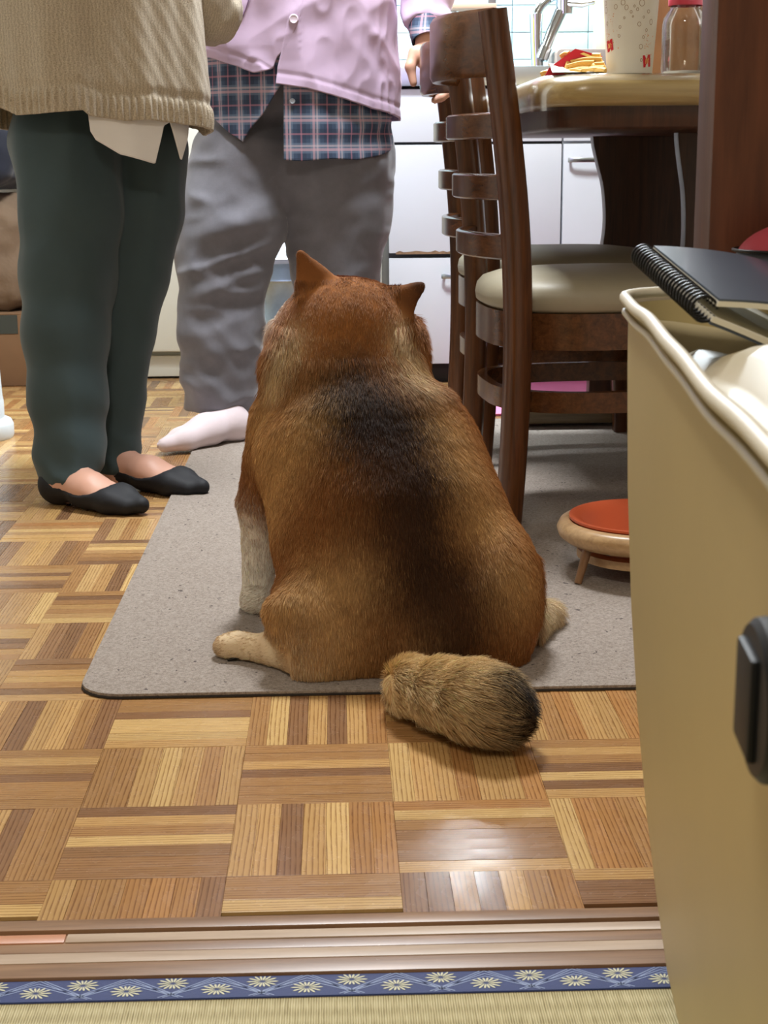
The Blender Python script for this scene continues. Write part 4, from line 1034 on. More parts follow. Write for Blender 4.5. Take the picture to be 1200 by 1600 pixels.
ca = body.data.color_attributes.new('coat', 'FLOAT_COLOR', 'POINT'); ca.data.foreach_set('color', np.c_[DC, np.ones(len(DC))].astype(np.float32).ravel())
# eyes and nose on the far side of the head
m_eye = plain('dog_eye', (20, 14, 10), .1); 
lathe('nose', [(0, -.009), (.008, -.006), (.010, 0), (.007, .006), (0, .008)], tuple(P(475, 514, 2.163)), plain('dog_nose', (22, 20, 20), .3), dog, 20)
for x, y, Y in ((468, 492, 2.082), (520, 490, 2.092)): lathe('eye', [(0, -.006), (.005, -.004), (.007, 0), (.005, .004), (0, .006)], tuple(P(x, y, Y)), m_eye, dog, 16)
for x, dy in ((361, 0), (364, .010), (369, .018)):
    q = G(x, 1041); sweep('claw', [q+[.010, dy, .012], q+[-.004, dy, .0075]], [.0032, .0012], m_eye, dog, n=8)
def fur_build(NF=460000):
    tri = np.concatenate([DQ[:, [0, 1, 2]], DQ[:, [0, 2, 3]]]); a, b, c = DV[tri[:, 0]], DV[tri[:, 1]], DV[tri[:, 2]]
    ar = np.linalg.norm(np.cross(b-a, c-a), axis=1); cen = (a+b+c)/3
    ok = cen[:, 2] > .0085
    pr = ar*ok; pr /= pr.sum()
    t = rng.choice(len(tri), NF, p=pr); u = rng.random(NF); v = rng.random(NF); fl = u+v > 1; u[fl] = 1-u[fl]; v[fl] = 1-v[fl]; w_ = 1-u-v
    def bl(A): return A[tri[t, 0]]*w_[:, None]+A[tri[t, 1]]*u[:, None]+A[tri[t, 2]]*v[:, None]
    p = bl(DV); n = bl(DN); n /= np.linalg.norm(n, axis=1)[:, None]+1e-9; col = coat(p+rng.normal(0, .011, (NF, 3)))
    # the lie of the coat: down the back, along the tail, down the legs
    fdir = np.tile(np.array([.06, -.35, -1.0]), (NF, 1))
    head = p[:, 2] > P(540, 540, 2.0)[2]; fdir[head] = np.array([0, -.9, -.55])
    dt = np.linalg.norm(p[:, None, :]-TL[None], axis=2); near = dt.argmin(1); tail = (dt.min(1) < .055) & (p[:, 1] < 1.68) & (p[:, 0] > .055)
    ta = TL[4]-TL[0]; ta = ta/np.linalg.norm(ta); fdir[tail] = ta
    foot = (p[:, 2] < .05) & ~tail & ((p[:, 0] < -.06) | (p[:, 0] > .23)); fdir[foot & (p[:, 0] < 0)] = np.array([-1, .1, -.2]); 
    legs = (p[:, 1] > 1.93) & (p[:, 2] < .16)
    L = np.full(NF, .0125); L[head] = .009
    ruff = (p[:, 2] > P(540, 610, 2.0)[2]) & ~head; L[ruff] = .016
    cheek = (np.abs(p[:, 0]-P(541, 530, 2.0)[0]) > .062) & (p[:, 2] > P(540, 600, 2.0)[2]) & (p[:, 2] < P(540, 500, 2.0)[2]); L[cheek] = .024
    L[tail] = .024; L[foot] = .006; L[legs] = .009
    ear = p[:, 2] > P(540, 432, 2.0)[2]; L[ear] = .004
    ear2 = (p[:, 0] > P(626, 460, 1.99)[0]) & (p[:, 2] > P(640, 490, 1.99)[2]); L[ear2] = .004
    pale_r = (p[:, 0] > P(822, 960, 1.85)[0]) & (p[:, 2] < .13) & (p[:, 1] > 1.82); L[pale_r] = .024
    L *= rng.uniform(.65, 1.15, NF)
    tg = fdir-n*(fdir*n).sum(1)[:, None]; tg /= np.linalg.norm(tg, axis=1)[:, None]+1e-6
    cl = np.stack([vnoise(p*75+o) for o in (0, 31.7, 77.1)], 1); cl2 = np.stack([vnoise(p*210+o) for o in (5, 41.7, 97.1)], 1)
    lift = np.full(NF, .50); lift[tail] = .75; lift[foot | legs] = .25; lift[head] = .35; lift[ear | ear2] = .2
    d0 = tg*.9+n*lift[:, None]+cl*.10+cl2*.10+rng.normal(0, .12, (NF, 3)); d0 /= np.linalg.norm(d0, axis=1)[:, None]
    d1 = tg*1.0+n*(lift*.25)[:, None]+cl*.10+cl2*.12+np.array([0, 0, -.15]); d1 /= np.linalg.norm(d1, axis=1)[:, None]
    ts = np.array([0, .35, .7, 1.0])
    pts = np.stack([p-n*.001+L[:, None]*(d0*tt*(1-.45*tt)+d1*.45*tt*tt) for tt in ts], 1)
    pts[:, :, 2] = np.maximum(pts[:, :, 2], .0072)
    j = rng.uniform(.84, 1.14, NF)*(1+.10*vnoise(p*120)); col = np.clip(col*j[:, None], 0, 1)
    # a few strands carry pale or dark tips of the sable coat
    pale = rng.random(NF) < .05; col[pale] = col[pale]*.55+np.array(lin((205, 165, 110)))*.45*col[pale].mean(1)[:, None]/.15
    col = np.clip(col, 0, .9)
    cv = bpy.data.hair_curves.new('fur'); cv.add_curves([4]*NF)
    org = WL[dog.name]
    cv.attributes['position'].data.foreach_set('vector', (pts-org).astype(np.float32).ravel())
    ra = cv.attributes.get('radius') or cv.attributes.new('radius', 'FLOAT', 'POINT')
    ra.data.foreach_set('value', np.tile(np.array([.00019, .00018, .00013, .00004], np.float32), NF))
    ca = cv.attributes.new('coat', 'FLOAT_COLOR', 'CURVE'); ca.data.foreach_set('color', np.c_[col, np.ones(NF)].astype(np.float32).ravel())
    cv.materials.append(attr_mat('dog_fur', .55, True))
    o = bpy.data.objects.new('fur', cv); COL.objects.link(o); o.parent = dog; o['kind'] = 'stuff'
fur_build()

# ================================================================== PEOPLE
m_skin = plain('skin', (214, 164, 142), .5, var=.06, vscale=20); m_hair = plain('dark_hair', (36, 30, 28), .5, var=.2, vscale=60)
def hit(x, y, C, rx, ry):
    r = ray(x, y); a = (r[0]/rx)**2+(r[1]/ry)**2; b = -(r[0]*C[0]/rx**2+r[1]*C[1]/ry**2); c = (C[0]/rx)**2+(C[1]/ry)**2-1
    D = max(0, b*b-a*c); t = (-b-math.sqrt(D))/a; p = r*t+CAM
    return math.atan2((p[0]-C[0])/rx, -(p[1]-C[1])/ry), p[2]
def curve_of(px, C, rx, ry):
    h = sorted(hit(x, y, C, rx, ry) for x, y in px); return np.array(h)
def shell(name, parent, mat, C, rx, ry, hem, top, scale, e0=None, e1=None, nth=220, nz=60, thick=.004, caps=True):
    # a cloth tube round the body axis C, open below; th=0 faces the camera
    U = np.linspace(0, 1, nth); Vv = np.linspace(0, 1, nz)**1.15; out = []; uvs = []
    TH = np.zeros((nz, nth)); Z = np.zeros((nz, nth))
    Z[:] = .75
    for it in range(4):
        a = e0(Z) if e0 else np.full_like(Z, -PI); b = e1(Z)+2*PI if e1 else np.full_like(Z, PI)
        TH = a+(b-a)*U[None, :]; tw_ = (TH+PI) % (2*PI)-PI
        z0 = np.interp(tw_, hem[:, 0], hem[:, 1], period=2*PI); Z = z0+(top-z0)*Vv[:, None]
    L = []
    for lay in (0, 1):
        S = scale(tw_, Z, Z-z0); R = S-lay*thick/rx
        L.append(np.stack([C[0]+rx*R*np.sin(TH), C[1]-ry*R*np.cos(TH), Z], -1).reshape(-1, 3))
    uv = np.stack([TH*rx, Z], -1).reshape(-1, 2)
    n = nz*nth; j, i = np.meshgrid(np.arange(nz-1), np.arange(nth-1), indexing='ij'); b0 = (j*nth+i).ravel()
    q = np.stack([b0, b0+1, b0+nth+1, b0+nth], 1); qi = q[:, ::-1]+n
    rim = []
    k = np.arange(nth-1); rim.append(np.stack([k+n, k+n+1, k+1, k], 1)); k2 = (nz-1)*nth+k; rim.append(np.stack([k2, k2+1, k2+1+n, k2+n], 1))
    if e0:
        k = np.arange(nz-1)*nth; rim.append(np.stack([k, k+nth, k+nth+n, k+n], 1)); k = k+nth-1; rim.append(np.stack([k+n, k+nth+n, k+nth, k], 1))
    return mk(name, np.concatenate(L), np.concatenate([q, qi]+rim), mat, parent, True, uv=np.concatenate([uv, uv]))
def shoulders(z, z1, z2, z3): # narrowing from the chest to the neck
    return np.interp(z, [z1, z2, z3], [1.0, .86, .34])
def folds(V, Q, amp, fn):
    n = vnormals(V, Q); return V+n*(amp*fn(V))[:, None]
def head(fd, c, f):           # f: facing direction in the plan
    c = np.array(c, float); f = np.array([f[0], f[1], 0.])/math.hypot(*f); s = np.array([-f[1], f[0], 0])
    fd.cone(c-[0, 0, .16], c-[0, 0, .05], .052, .05, .03); fd.ell(c+[0, 0, .02], (.076, .088, .085), .03); fd.ell(c+f*.02-[0, 0, .05], (.058, .066, .07), .04)
    fd.cone(c+f*.082+[0, 0, -.0], c+f*.104-[0, 0, .03], .009, .014, .012)
    for k in (-1, 1): fd.ell(c+s*k*.078-[0, 0, .01], (.012, .018, .03), .008); fd.ell(c+s*k*.03+f*.082+[0, 0, .004], (.014, .01, .009), .006)
    fd.cone(c+f*.078-s*.018-[0, 0, .062], c+f*.078+s*.018-[0, 0, .062], .009, .009, .008)
def hair(name, c, f, parent):
    c = np.array(c, float); f = np.array([f[0], f[1], 0.])/math.hypot(*f)
    fd = Field(c-.17, c+.17, .008); fd.ell(c+[0, 0, .03]-f*.012, (.086, .096, .092), .02); fd.ell(c-f*.045-[0, 0, .05], (.078, .06, .09), .04)
    x, y, z = np.meshgrid(*fd.ax, indexing='ij', sparse=True)
    d = (x-c[0])*f[0]+(y-c[1])*f[1]; fd.F = np.maximum(fd.F, np.minimum(d-.035, (c[2]+.045)-z+0*d).astype(np.float32))
    V, Q = fd.mesh(1); V = folds(V, Q, .003, lambda p: vnoise(p*[120, 120, 20])); return mk(name, V, Q, m_hair, parent)
def foot_frame(heel, toe): 
    a = np.array(heel, float); b = np.array(toe, float); d = (b-a); L = np.linalg.norm(d[:2]); d = np.array([d[0], d[1], 0])/L; return a, d, np.array([-d[1], d[0], 0]), L
def foot(fd, heel, toe, z0, g=0, ankle=None, lat=1, k=.02):
    a, d, s, L = foot_frame(heel, toe); U = np.array([0, 0, 1.]); o = a+U*(z0-a[2])
    fd.ell(o+d*.032+U*.030, (.031+g, .031+g, .030+g), k); fd.cone(o+d*.035+U*.034, o+d*.45*L+U*.034, .029+g, .028+g, k)
    fd.cone(o+d*.45*L+s*.012+U*.030, o+d*.74*L+s*.016+U*.020, .026+g, .0195+g, k); fd.cone(o+d*.45*L-s*.012+U*.028, o+d*.70*L-s*.018+U*.018, .024+g, .0175+g, k)
    fd.cone(o+d*.72*L+s*.014+U*.019, o+d*(L-.016)+s*.006+U*.014, .019+g, .012+g, .012); fd.cone(o+d*.70*L-s*.016+U*.017, o+d*(L-.035)-s*.012+U*.012, .017+g, .011+g, .012)
    if ankle is not None: fd.cone(o+d*.042+U*.045, ankle, .026+g, .035+g, .02)

# ---------------------------------------------------------------- person in the beige sweater
CL = (-.437, 2.885); RLX, RLY = .205, .165; FL = (.7, -.7)
pl = thing('person', 'person in a beige knit sweater, dark green trousers and black slip-on foot covers', 'person', (-.45, 2.83, 0))
h1, t1, h2, t2 = G(76, 783), G(220, 806), G(168, 757), G(315, 777)
def pts_of(lst, Y0, Y1):
    return [P(x, y, Y0+(Y1-Y0)*i/(len(lst)-1)) for i, (x, y) in enumerate(lst)]
lA = pts_of([(103, 225), (112, 330), (107, 430), (103, 520), (106, 620), (110, 700), (112, 754)], 2.88, 2.705); rA = [.106, .088, .078, .073, .064, .055, .050]
lB = pts_of([(220, 235), (216, 330), (200, 430), (188, 520), (178, 620), (174, 700), (178, 737)], 2.96, 2.845); rB = [.088, .080, .071, .064, .056, .050, .047]
hands_l = [np.array((-.40, 2.70, 1.03)), np.array((-.48, 2.70, 1.01))]
el = [P(320, 14, 2.93), np.array((-.68, 2.84, .95))]; sh = [np.array((-.27, 2.92, 1.22)), np.array((-.60, 2.86, 1.22))]
fd = Field((-.80, 2.52, -.004), (-.14, 3.06, 1.62), .008)
foot(fd, h1, t1, .003, 0, lA[-1]+[0, 0, .03]); foot(fd, h2, t2, .003, 0, lB[-1]+[0, 0, .03])
fd.chain(lA[::-1], [.036, .038, .046, .052, .056, .066, .078], .02); fd.chain(lB[::-1], [.036, .038, .045, .050, .055, .062, .072], .02)
fd.ell((CL[0], CL[1], .80), (.155, .115, .13), .05); fd.ell((CL[0], CL[1], 1.0), (.135, .10, .16), .06); fd.ell((CL[0], CL[1], 1.17), (.155, .10, .10), .05)
head(fd, (CL[0]+.01, CL[1]-.01, 1.46), FL)
def hand(fd, w_, d, side):     # relaxed hand: palm, four fingers, thumb
    w_ = np.array(w_); d = np.array(d)/np.linalg.norm(d); s = np.array(side)/np.linalg.norm(side); u = np.cross(d, s)
    fd.cone(w_, w_+d*.03, .022, .026, .01); fd.ell(w_+d*.05, (.03, .03, .022), .012)
    for i, L in enumerate((.058, .068, .064, .05)):
        b = w_+d*.075+s*(.024-.016*i); fd.chain([b, b+d*L*.5+u*.006, b+d*L*.85+u*.02], [.0088, .0082, .0072], .004)
    b = w_+d*.035+s*.026; fd.chain([b, b+d*.03+s*.018+u*.004, b+d*.055+s*.016+u*.012], [.011, .0095, .008], .006)
for e_, s_, hnd in zip(el, sh, hands_l):
    fd.chain([s_, e_, hnd], [.045, .036, .025], .02); dd = hands_l[0]-el[0] if hnd is hands_l[0] else hands_l[1]-el[1]; hand(fd, hnd, dd, (0, 0, 1))
V, Q = fd.mesh(1); V[:, 2] = np.maximum(V[:, 2], .003); mk('body', V, Q, m_skin, pl)
hair('hair', (CL[0]+.01, CL[1]-.01, 1.46), FL, pl)
# foot covers
m_sock = cloth_mat('black_stretch_cloth', (11, 12, 20), .2, 1500, .7, 40, .0, .15)
for hh, tt in ((h1, t1), (h2, t2)):
    a, d, s_, L = foot_frame(hh, tt); fo = Field(np.minimum(hh, tt)-[.07, .07, 0]-[0, 0, .004], np.maximum(hh, tt)+[.07, .07, .11], .004)
    foot(fo, hh-d*.004, tt+d*.012, .0035, .0035)
    def cutf(x, y, z):
        t = ((x-a[0])*d[0]+(y-a[1])*d[1])/L
        zc = np.interp(t, [-.05, .05, .12, .22, .36, .50, .60, .68, .74, .80], [.062, .060, .050, .039, .033, .031, .034, .042, .058, .09]); return z-zc
    fo.cut(cutf)
    V, Q = fo.mesh(2); V[:, 2] = np.maximum(V[:, 2], .0006); mk('foot_cover', V, Q, m_sock, pl)
# trousers
m_trs = cloth_mat('dark_green_cloth', (52, 70, 74), .12, 1400, .75, 10, .15, .12)
fd = Field((-.76, 2.56, .0), (-.18, 3.12, .98), .0065)
fd.chain(lA, rA, .025); fd.chain(lB, rB, .014)
fd.ell((CL[0], CL[1], .79), (.175, .125, .12), .05)
za, zb2 = lA[-1], lB[-1]
def tcut(x, y, z):
    near = (x-za[0])**2+(y-za[1])**2 < (x-zb2[0])**2+(y-zb2[1])**2
    return np.where(near, (za[2]+.004+.10*(x-za[0]))-z, (zb2[2]+.002-.06*(x-zb2[0]))-z)
fd.cut(tcut)
V, Q = fd.mesh(2)
def trfold(p):
    z = p[:, 2]; w1 = np.exp(-((z-.08)/.10)**2); w2 = np.exp(-((z-.42)/.16)**2)
    rg = lambda q: 1-2.2*np.abs(vnoise(q))
    diag = rg(np.stack([p[:, 0]*5+p[:, 2]*5, p[:, 1]*5, p[:, 2]*17+p[:, 0]*15], 1)); diag2 = rg(np.stack([p[:, 0]*6-p[:, 2]*3, p[:, 1]*5+4, p[:, 2]*13-p[:, 0]*12], 1)+7)
    vert = rg(p*[14, 14, 1.6]+3)
    return .8*vert+.75*w1*diag+.18*w2*diag2+.12*vnoise(p*20)
V = folds(V, Q, .0068, trfold); V = lapl(V, Q, .5); mk('trousers', V, Q, m_trs, pl)
# white shirt tail and sweater
m_wsh = cloth_mat('white_shirt_cloth', (240, 238, 236), .03, 1500, .8, 12, .1, .12); m_kn = knit_mat('beige_knit', (226, 212, 188), (148, 130, 104))
RS = .955
up_z = hit(150, 120, CL, RLX*RS, RLY*RS)[1]
hs = curve_of([(137, 176), (141, 205), (150, 219), (190, 241), (246, 256), (257, 196), (270, 190), (290, 251), (298, 216), (303, 190)], CL, RLX*RS, RLY*RS)
hs = np.vstack([[-PI, up_z+.05], [hs[0, 0]-.03, up_z+.03], hs, [hs[-1, 0]+.12, up_z], [PI, up_z+.05]])
def sc_w(th, z, h): return RS*shoulders(z, 1.05, 1.20, 1.30)*.97+.012*np.sin(7*th+2)+.01*np.sin(17*th+z*20)*np.exp(-h/.1)
shell('shirt', pl, m_wsh, CL, RLX, RLY, hs, .90, sc_w, nth=420, nz=40, thick=.003)
hk = curve_of([(2, 166), (30, 180), (62, 178), (130, 172), (140, 181), (200, 189), (232, 187), (300, 197), (318, 205), (333, 212)], CL, RLX, RLY)
hk = np.vstack([[-PI, hk[0, 1]-.004], hk, [PI, hk[-1, 1]-.01]])
def sc_k(th, z, h):
    s = shoulders(z, 1.02, 1.20, 1.31)*(1+.03*np.clip(1-h/.25, 0, 1))
    pl_ = .045*np.sin(4*th+.8+z*3)+.030*np.sin(9*th-1+z*5)*np.clip(1-h/.5, 0, 1)+.008*np.sin(23*th+z*9)
    rib = np.clip(1-np.abs(h-.020)/.021, 0, 1)**.4*.016*np.sin(105*th)+np.exp(-h/.012)*-.006+np.exp(-((h-.046)/.008)**2)*-.014
    loose = .004*np.sin(37*th+z*60)*np.sin(z*85+th*11)
    return s+pl_+rib+loose
shell('sweater', pl, m_kn, CL, RLX, RLY, hk, 1.30, sc_k, nth=900, nz=130, thick=.006)
fd = Field((-.82, 2.55, .80), (-.14, 3.06, 1.32), .008)
for e_, s_, hnd in zip(el, sh, hands_l): fd.chain([s_, e_, hnd*.85+e_*.15], [.075, .062, .042], .03)
V, Q = fd.mesh(1); V = folds(V, Q, .006, lambda p: vnoise(p*22)+.6*vnoise(p*60)); uv = np.stack([V[:, 0]+V[:, 1], V[:, 2]], 1); mk('sleeves', V, Q, m_kn, pl, uv=uv)

# ---------------------------------------------------------------- person in the lavender jacket
CR = (-.074, 3.345); RRX, RRY = .212, .145; FR = (-.25, -1)
pr_ = thing('person', 'person in lavender jacket, plaid shirt and baggy grey sweatpants, one hand on a chair', 'person', (-.1, 3.33, 0))
h3, t3 = G(384, 689), G(247, 712); h4, t4 = np.array((-.02, 3.42, 0)), np.array((-.09, 3.19, 0))
zt_m = .0075
lA = pts_of([(372, 250), (362, 345), (343, 430), (339, 515), (338, 595), (341, 648)], 3.34, 3.325); rA = [.098, .108, .099, .093, .083, .068]
lB = pts_of([(532, 250), (525, 330), (524, 400), (527, 450), (531, 560), (536, 650)], 3.37, 3.39); rB = [.122, .113, .099, .090, .082, .068]
wr_ = P(671, 60, 3.285); elb = np.array((.195, 3.40, 1.03)); shr = np.array((.085, 3.345, 1.22)); shl = np.array((-.235, 3.345, 1.22)); ell_ = np.array((-.33, 3.42, 1.0)); wrl = np.array((-.36, 3.33, .84))
fd = Field((-.47, 3.02, -.004), (.33, 3.58, 1.60), .007)
foot(fd, h3, t3, zt_m+.002, 0, lA[-1]+[0, 0, .03]); foot(fd, h4, t4, zt_m+.002, 0, lB[-1]+[0, 0, .03])
fd.chain(lA[::-1], [.04, .045, .05, .055, .065, .078], .02); fd.chain(lB[::-1], [.04, .045, .05, .055, .065, .078], .02)
fd.ell((CR[0], CR[1], .82), (.165, .115, .14), .05); fd.ell((CR[0], CR[1], 1.0), (.14, .10, .16), .06); fd.ell((CR[0], CR[1], 1.17), (.155, .10, .10), .05)
head(fd, (CR[0], CR[1]-.01, 1.45), FR)
fd.chain([shr, elb, wr_], [.045, .036, .027], .02); fd.chain([shl, ell_, wrl], [.045, .036, .025], .02); hand(fd, wrl, (.05, -.3, -1), (1, 0, 0))
V, Q = fd.mesh(1)
# the hand on the chair rail is modelled finer and joined to the forearm
fh = Field((.10, 3.12, .66), (.30, 3.40, .94), .0035)
fh.chain([elb*.25+wr_*.75, wr_], [.029, .026], .01)
kn = P(668, 84, 3.275); fh.cone(wr_, kn, .026, .026, .014); fh.ell(kn+[0, 0, -.006], (.030, .036, .026), .012)
fh.chain([P(648, 82, 3.262), P(641, 104, 3.25), P(646, 130, 3.245)], [.0135, .0105, .008], .008)
for i in range(4):
    y = 3.245+.021*i; b = np.array((kn[0]+.012, y, kn[2]-.002))
    fh.chain([b, b+[.030, 0, -.002], b+[.046, -.002, -.03], b+[.040, -.003, -.062]], [.0105, .0098, .009, .0078], .005)
tipf = P(682, 152, 3.235); fh.chain([tipf+[.028, .01, .012], tipf+[.010, .004, .0], tipf+[-.004, 0, -.006]], [.009, .0088, .0075], .005)
fh.chain([np.array((kn[0]+.052, 3.245, kn[2]-.06)), tipf+[.028, .01, .012]], [.0085, .009], .005)
Vh, Qh = fh.mesh(1)
mk('body', np.concatenate([V, Vh]), np.concatenate([Q, Qh+len(V)]), m_skin, pr_)
hair('hair', (CR[0], CR[1]-.01, 1.45), FR, pr_)
m_sk = cloth_mat('pale_pink_sock', (222, 206, 210), .05, 1300, .85, 30, .2, .2)
for hh, tt in ((h3, t3), (h4, t4)):
    a, d, s_, L = foot_frame(hh, tt); fo = Field(np.minimum(hh, tt)-[.07, .07, .004], np.maximum(hh, tt)+[.07, .07, .17], .004)
    foot(fo, hh-d*.003, tt+d*.004, zt_m, .004, (lA if hh is h3 else lB)[-1]+[0, 0, .04])
    # the split beside the big toe
    o = a+[0, 0, zt_m]; fo.ell(o+d*(L-.012)-s_*.004+[0, 0, .02], (.024, .024, .03), .0, np.stack([d, s_, np.array([0, 0, 1.])], 1)*1.0, sub=False) if False else None
    x, y, z = np.meshgrid(*fo.ax, indexing='ij', sparse=True)
    t = (x-o[0])*d[0]+(y-o[1])*d[1]; u = (x-o[0])*s_[0]+(y-o[1])*s_[1]; slit = np.maximum(np.abs(u-.002)-.0022*np.clip((t-L+.05)/.03, 0, 1), (L-.045)-t)+0*z
    fo.F = np.maximum(fo.F, -slit.astype(np.float32))
    V, Q = fo.mesh(2); V[:, 2] = np.maximum(V[:, 2], .0068 if hh is h4 else .0068); mk('sock', V, Q, m_sk, pr_)
m_swp = cloth_mat('grey_fleece', (122, 121, 130), .16, 900, .95, 22, .4, .3)
fd = Field((-.34, 3.16, .06), (.20, 3.56, .98), .0065)
fd.chain(lA, rA, .03); fd.chain(lB, rB, .018); fd.ell((CR[0], CR[1], .82), (.182, .122, .14), .06)
fd.ell(P(450, 270, 3.355), (.06, .08, .07), .04)
zh = [lA[-1][2]-.034, lB[-1][2]-.034]
fd.cut(lambda x, y, z: np.where(x < -.09, zh[0], zh[1])-z+0*y)
V, Q = fd.mesh(2)
zq = V[:, 2]; 
for lg, zc_ in ((lA, zh[0]), (lB, zh[1])):     # gathered ankle cuffs
    sel = (np.linalg.norm(V[:, :2]-lg[-1][:2], axis=1) < .12) & (zq < zc_+.035); f_ = np.clip((zc_+.035-zq)/.035, 0, 1)**2*.32
    V[sel, :2] = lg[-1][:2]+(V[sel, :2]-lg[-1][:2])*(1-f_[sel])[:, None]
def swfold(p):
    z = p[:, 2]; wl = np.exp(-((z-.16)/.14)**2); wm = np.exp(-((z-.42)/.12)**2)
    rg = lambda q: 1-2.2*np.abs(vnoise(q))
    d1 = rg(np.stack([p[:, 0]*8+p[:, 2]*6, p[:, 1]*6, p[:, 2]*20+p[:, 0]*20], 1)); d2 = rg(np.stack([p[:, 0]*5, p[:, 1]*5, p[:, 2]*22-p[:, 0]*8], 1)+5)
    d3 = rg(p*[15, 15, 26]+11)
    return .5*vnoise(p*[13, 13, 3])+1.0*wl*d1+1.0*wm*d2+.45*d3+.3*vnoise(p*30)
V = folds(V, Q, .0078, swfold); V = lapl(V, Q, .5); mk('sweatpants', V, Q, m_swp, pr_)
# plaid shirt
m_pl = plaid_mat('plaid_cotton'); m_jk = cloth_mat('lavender_cotton', (198, 174, 202), .06, 1500, .8, 9, .15, .15)
RP = .955; A_ = (CR, RRX*RP, RRY*RP)
hp = curve_of([(300, 150), (325, 175), (375, 220), (376, 221)], *A_); hr = curve_of([(443, 250), (470, 252), (520, 248), (560, 250), (600, 241), (621, 224)], *A_)
hemp = np.vstack([[-PI, hp[0, 1]], hp, hr, [PI, hr[-1, 1]]])
elp = curve_of([(376, 222), (408, 180), (440, 130)], *A_); eL = elp[np.argsort(elp[:, 1])]; erp = [hit(443, y, *A_) for y in (250, 200, 140)]; eR = np.array(sorted(erp, key=lambda q: q[1]))
def sc_p(th, z, h): return RP*shoulders(z, 1.05, 1.2, 1.3)*.985+.010*np.sin(6*th+1)+.012*np.sin(z*95+2*np.sin(3*th))*np.exp(-((z-.66)/.06)**2)*np.clip(np.sin(th*1.3), 0, 1)+.006*np.sin(19*th+z*15)
shell('plaid_shirt', pr_, m_pl, CR, RRX, RRY, hemp, .90, sc_p, lambda z: np.interp(z, eR[:, 1], eR[:, 0]), lambda z: np.interp(z, eL[:, 1], eL[:, 0]), nth=360, nz=70, thick=.0025)
bq = hit(457, 158, *A_)
def button(name, th, z, C, rx, ry, r, m, k):
    p = np.array([C[0]+rx*k*math.sin(th), C[1]-ry*k*math.cos(th), z]); n = np.array([math.sin(th)/rx, -math.cos(th)/ry, 0]); n /= np.linalg.norm(n); u = np.cross([0, 0, 1], n)
    V = []; 
    for rr, hh in ((r, -.003), (r, .001), (r*.85, .0022), (r*.6, .0014), (.0, .0014)):
        for i in range(20): a = 2*PI*i/20; V.append(p+u*rr*math.cos(a)+np.array([0, 0, 1])*rr*math.sin(a)+n*hh)
    mk(name, V, [(l*20+i, l*20+(i+1) % 20, l*20+20+(i+1) % 20, l*20+20+i) for l in range(4) for i in range(20)], m, pr_, True, sharp=30)
button('shirt_button', bq[0], bq[1], CR, RRX, RRY, .0055, plain('shirt_button', (176, 186, 200), .3), RP+.008)
# lavender jacket
A_ = (CR, RRX, RRY)
hl = curve_of([(300, 82), (340, 92), (375, 104), (398, 114), (406, 113)], *A_); hr = curve_of([(432, 131), (480, 138), (530, 152), (580, 170), (630, 189)], *A_)
hemj = np.vstack([[-PI, hr[-1, 1]], hl, hr, [PI, hr[-1, 1]-.002]])
elp = [hit(x, y, *A_) for x, y in ((405, 114), (425, 97), (442, 80), (460, 50), (470, 25), (474, -5))]; eLj = np.array(sorted(elp, key=lambda q: q[1]))
erp = [hit(x, y, *A_) for x, y in ((432, 131), (434, 105), (440, 80), (446, 50), (452, 20), (456, -5))]; eRj = np.array(sorted(erp, key=lambda q: q[1]))
def sc_j(th, z, h):
    s = shoulders(z, 1.04, 1.2, 1.31)*(1.0+.02*np.exp(-h/.08)); left = (th < .05) & (th > -1.2)
    s = s+np.where(left, .016*np.clip((z-.79)/.03, 0, 1), 0)
    pp_ = np.stack([(th*RRX).ravel(), 0*th.ravel(), z.ravel()], 1); rg = lambda q: 1-2.2*np.abs(vnoise(q))
    w = .020*np.sin(4*th+.5+z*4)+.012*np.sin(10*th+z*17)+.016*rg(pp_@np.array([[9., 0, 7], [0, 1, 0], [8, 0, -12]])+3).reshape(th.shape)+.010*rg(pp_*[34, 1, 22]+9).reshape(th.shape)
    return s+w-.010*np.exp(-((h-.022)/.004)**2)
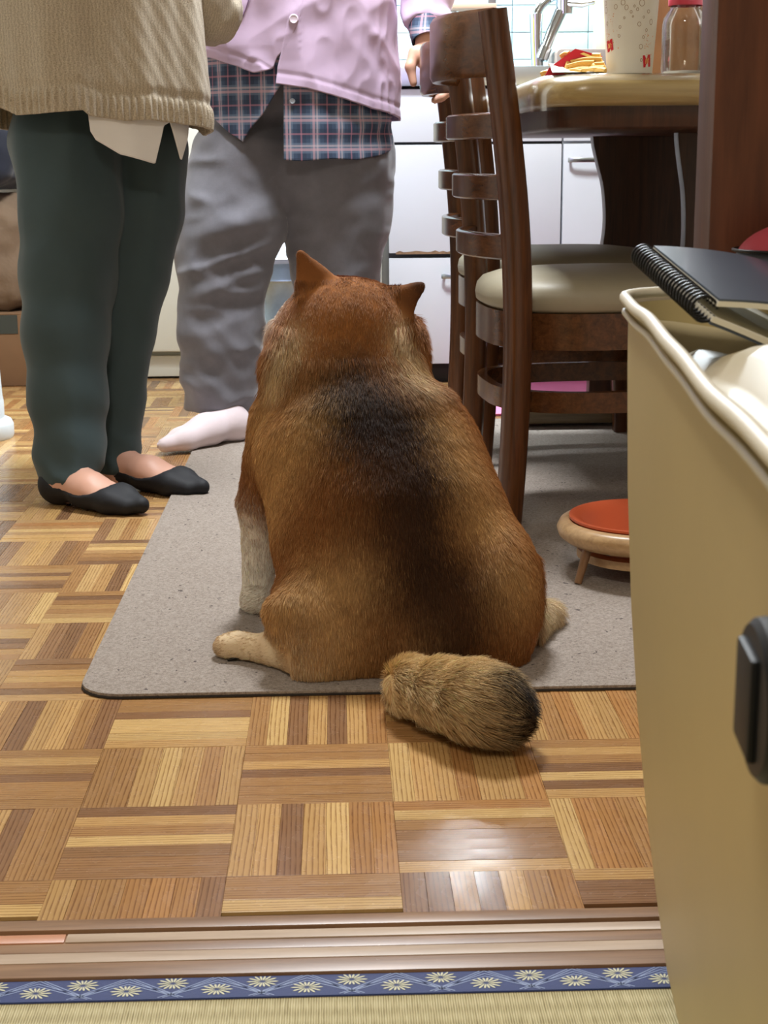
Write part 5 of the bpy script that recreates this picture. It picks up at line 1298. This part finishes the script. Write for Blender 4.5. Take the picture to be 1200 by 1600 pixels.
shell('jacket', pr_, m_jk, CR, RRX, RRY, hemj, 1.30, sc_j, lambda z: np.interp(z, eRj[:, 1], eRj[:, 0]), lambda z: np.interp(z, eLj[:, 1], eLj[:, 0]), nth=420, nz=110, thick=.004)
bq = hit(459, 30, *A_); button('jacket_button', bq[0], bq[1], CR, RRX, RRY, .0092, plain('jacket_button', (226, 210, 226), .3), 1.035)
# pocket stitched on the left front
pk_ = [hit(x, y, *A_) for x, y in ((318, -10), (322, 25), (335, 42), (358, 46), (380, 30), (392, 0), (396, -10))]
cp = catmull([(CR[0]+RRX*1.045*math.sin(t), CR[1]-RRY*1.045*math.cos(t), z) for t, z in pk_], 5)
v, f = sweep_arrays(cp, .0013, n=6); mk('pocket_seam', v, f, plain('pocket_seam', (150, 120, 156), .8), pr_)
# sleeves and cuff
cuff = wr_+(elb-wr_)*.10+[0, 0, .004]; ax_ = (elb-wr_)/np.linalg.norm(elb-wr_)
fd = Field((-.46, 3.15, .80), (.33, 3.58, 1.32), .0075)
fd.chain([shr, elb, cuff], [.078, .066, .049], .03); fd.chain([shl, ell_, wrl+[0, 0, .05]], [.078, .062, .048], .03)
fd.cut(lambda x, y, z: np.where((x > .1), (cuff[0]-x)*ax_[0]+(cuff[1]-y)*ax_[1]+(cuff[2]-z)*ax_[2], -1))
V, Q = fd.mesh(1); V = folds(V, Q, .005, lambda p: np.sin(p[:, 2]*120+6*vnoise(p*14))*np.clip(vnoise(p*9)+.5, 0, 1)+.6*vnoise(p*25)); mk('jacket_sleeves', V, Q, m_jk, pr_)
cf = []
for k, (tt, r_) in enumerate(((-.036, .037), (-.02, .040), (0.0, .042), (.03, .043))): cf.append((cuff+ax_*tt, r_))
V, Fc = sweep_arrays([c for c, r in cf], [r for c, r in cf], n=32, up0=(0, -1, 0), caps=False)
V2, Fc2 = sweep_arrays([c for c, r in cf], [r-.003 for c, r in cf], n=32, up0=(0, -1, 0), caps=False)
v, f = join([(V, Fc), (V2, [q[::-1] for q in Fc2])]); uv = np.array([[math.atan2(p[1]-cuff[1], p[0]-cuff[0])*.04, p[2]] for p in v]); mk('shirt_cuff', v, f, m_pl, pr_, uv=uv)
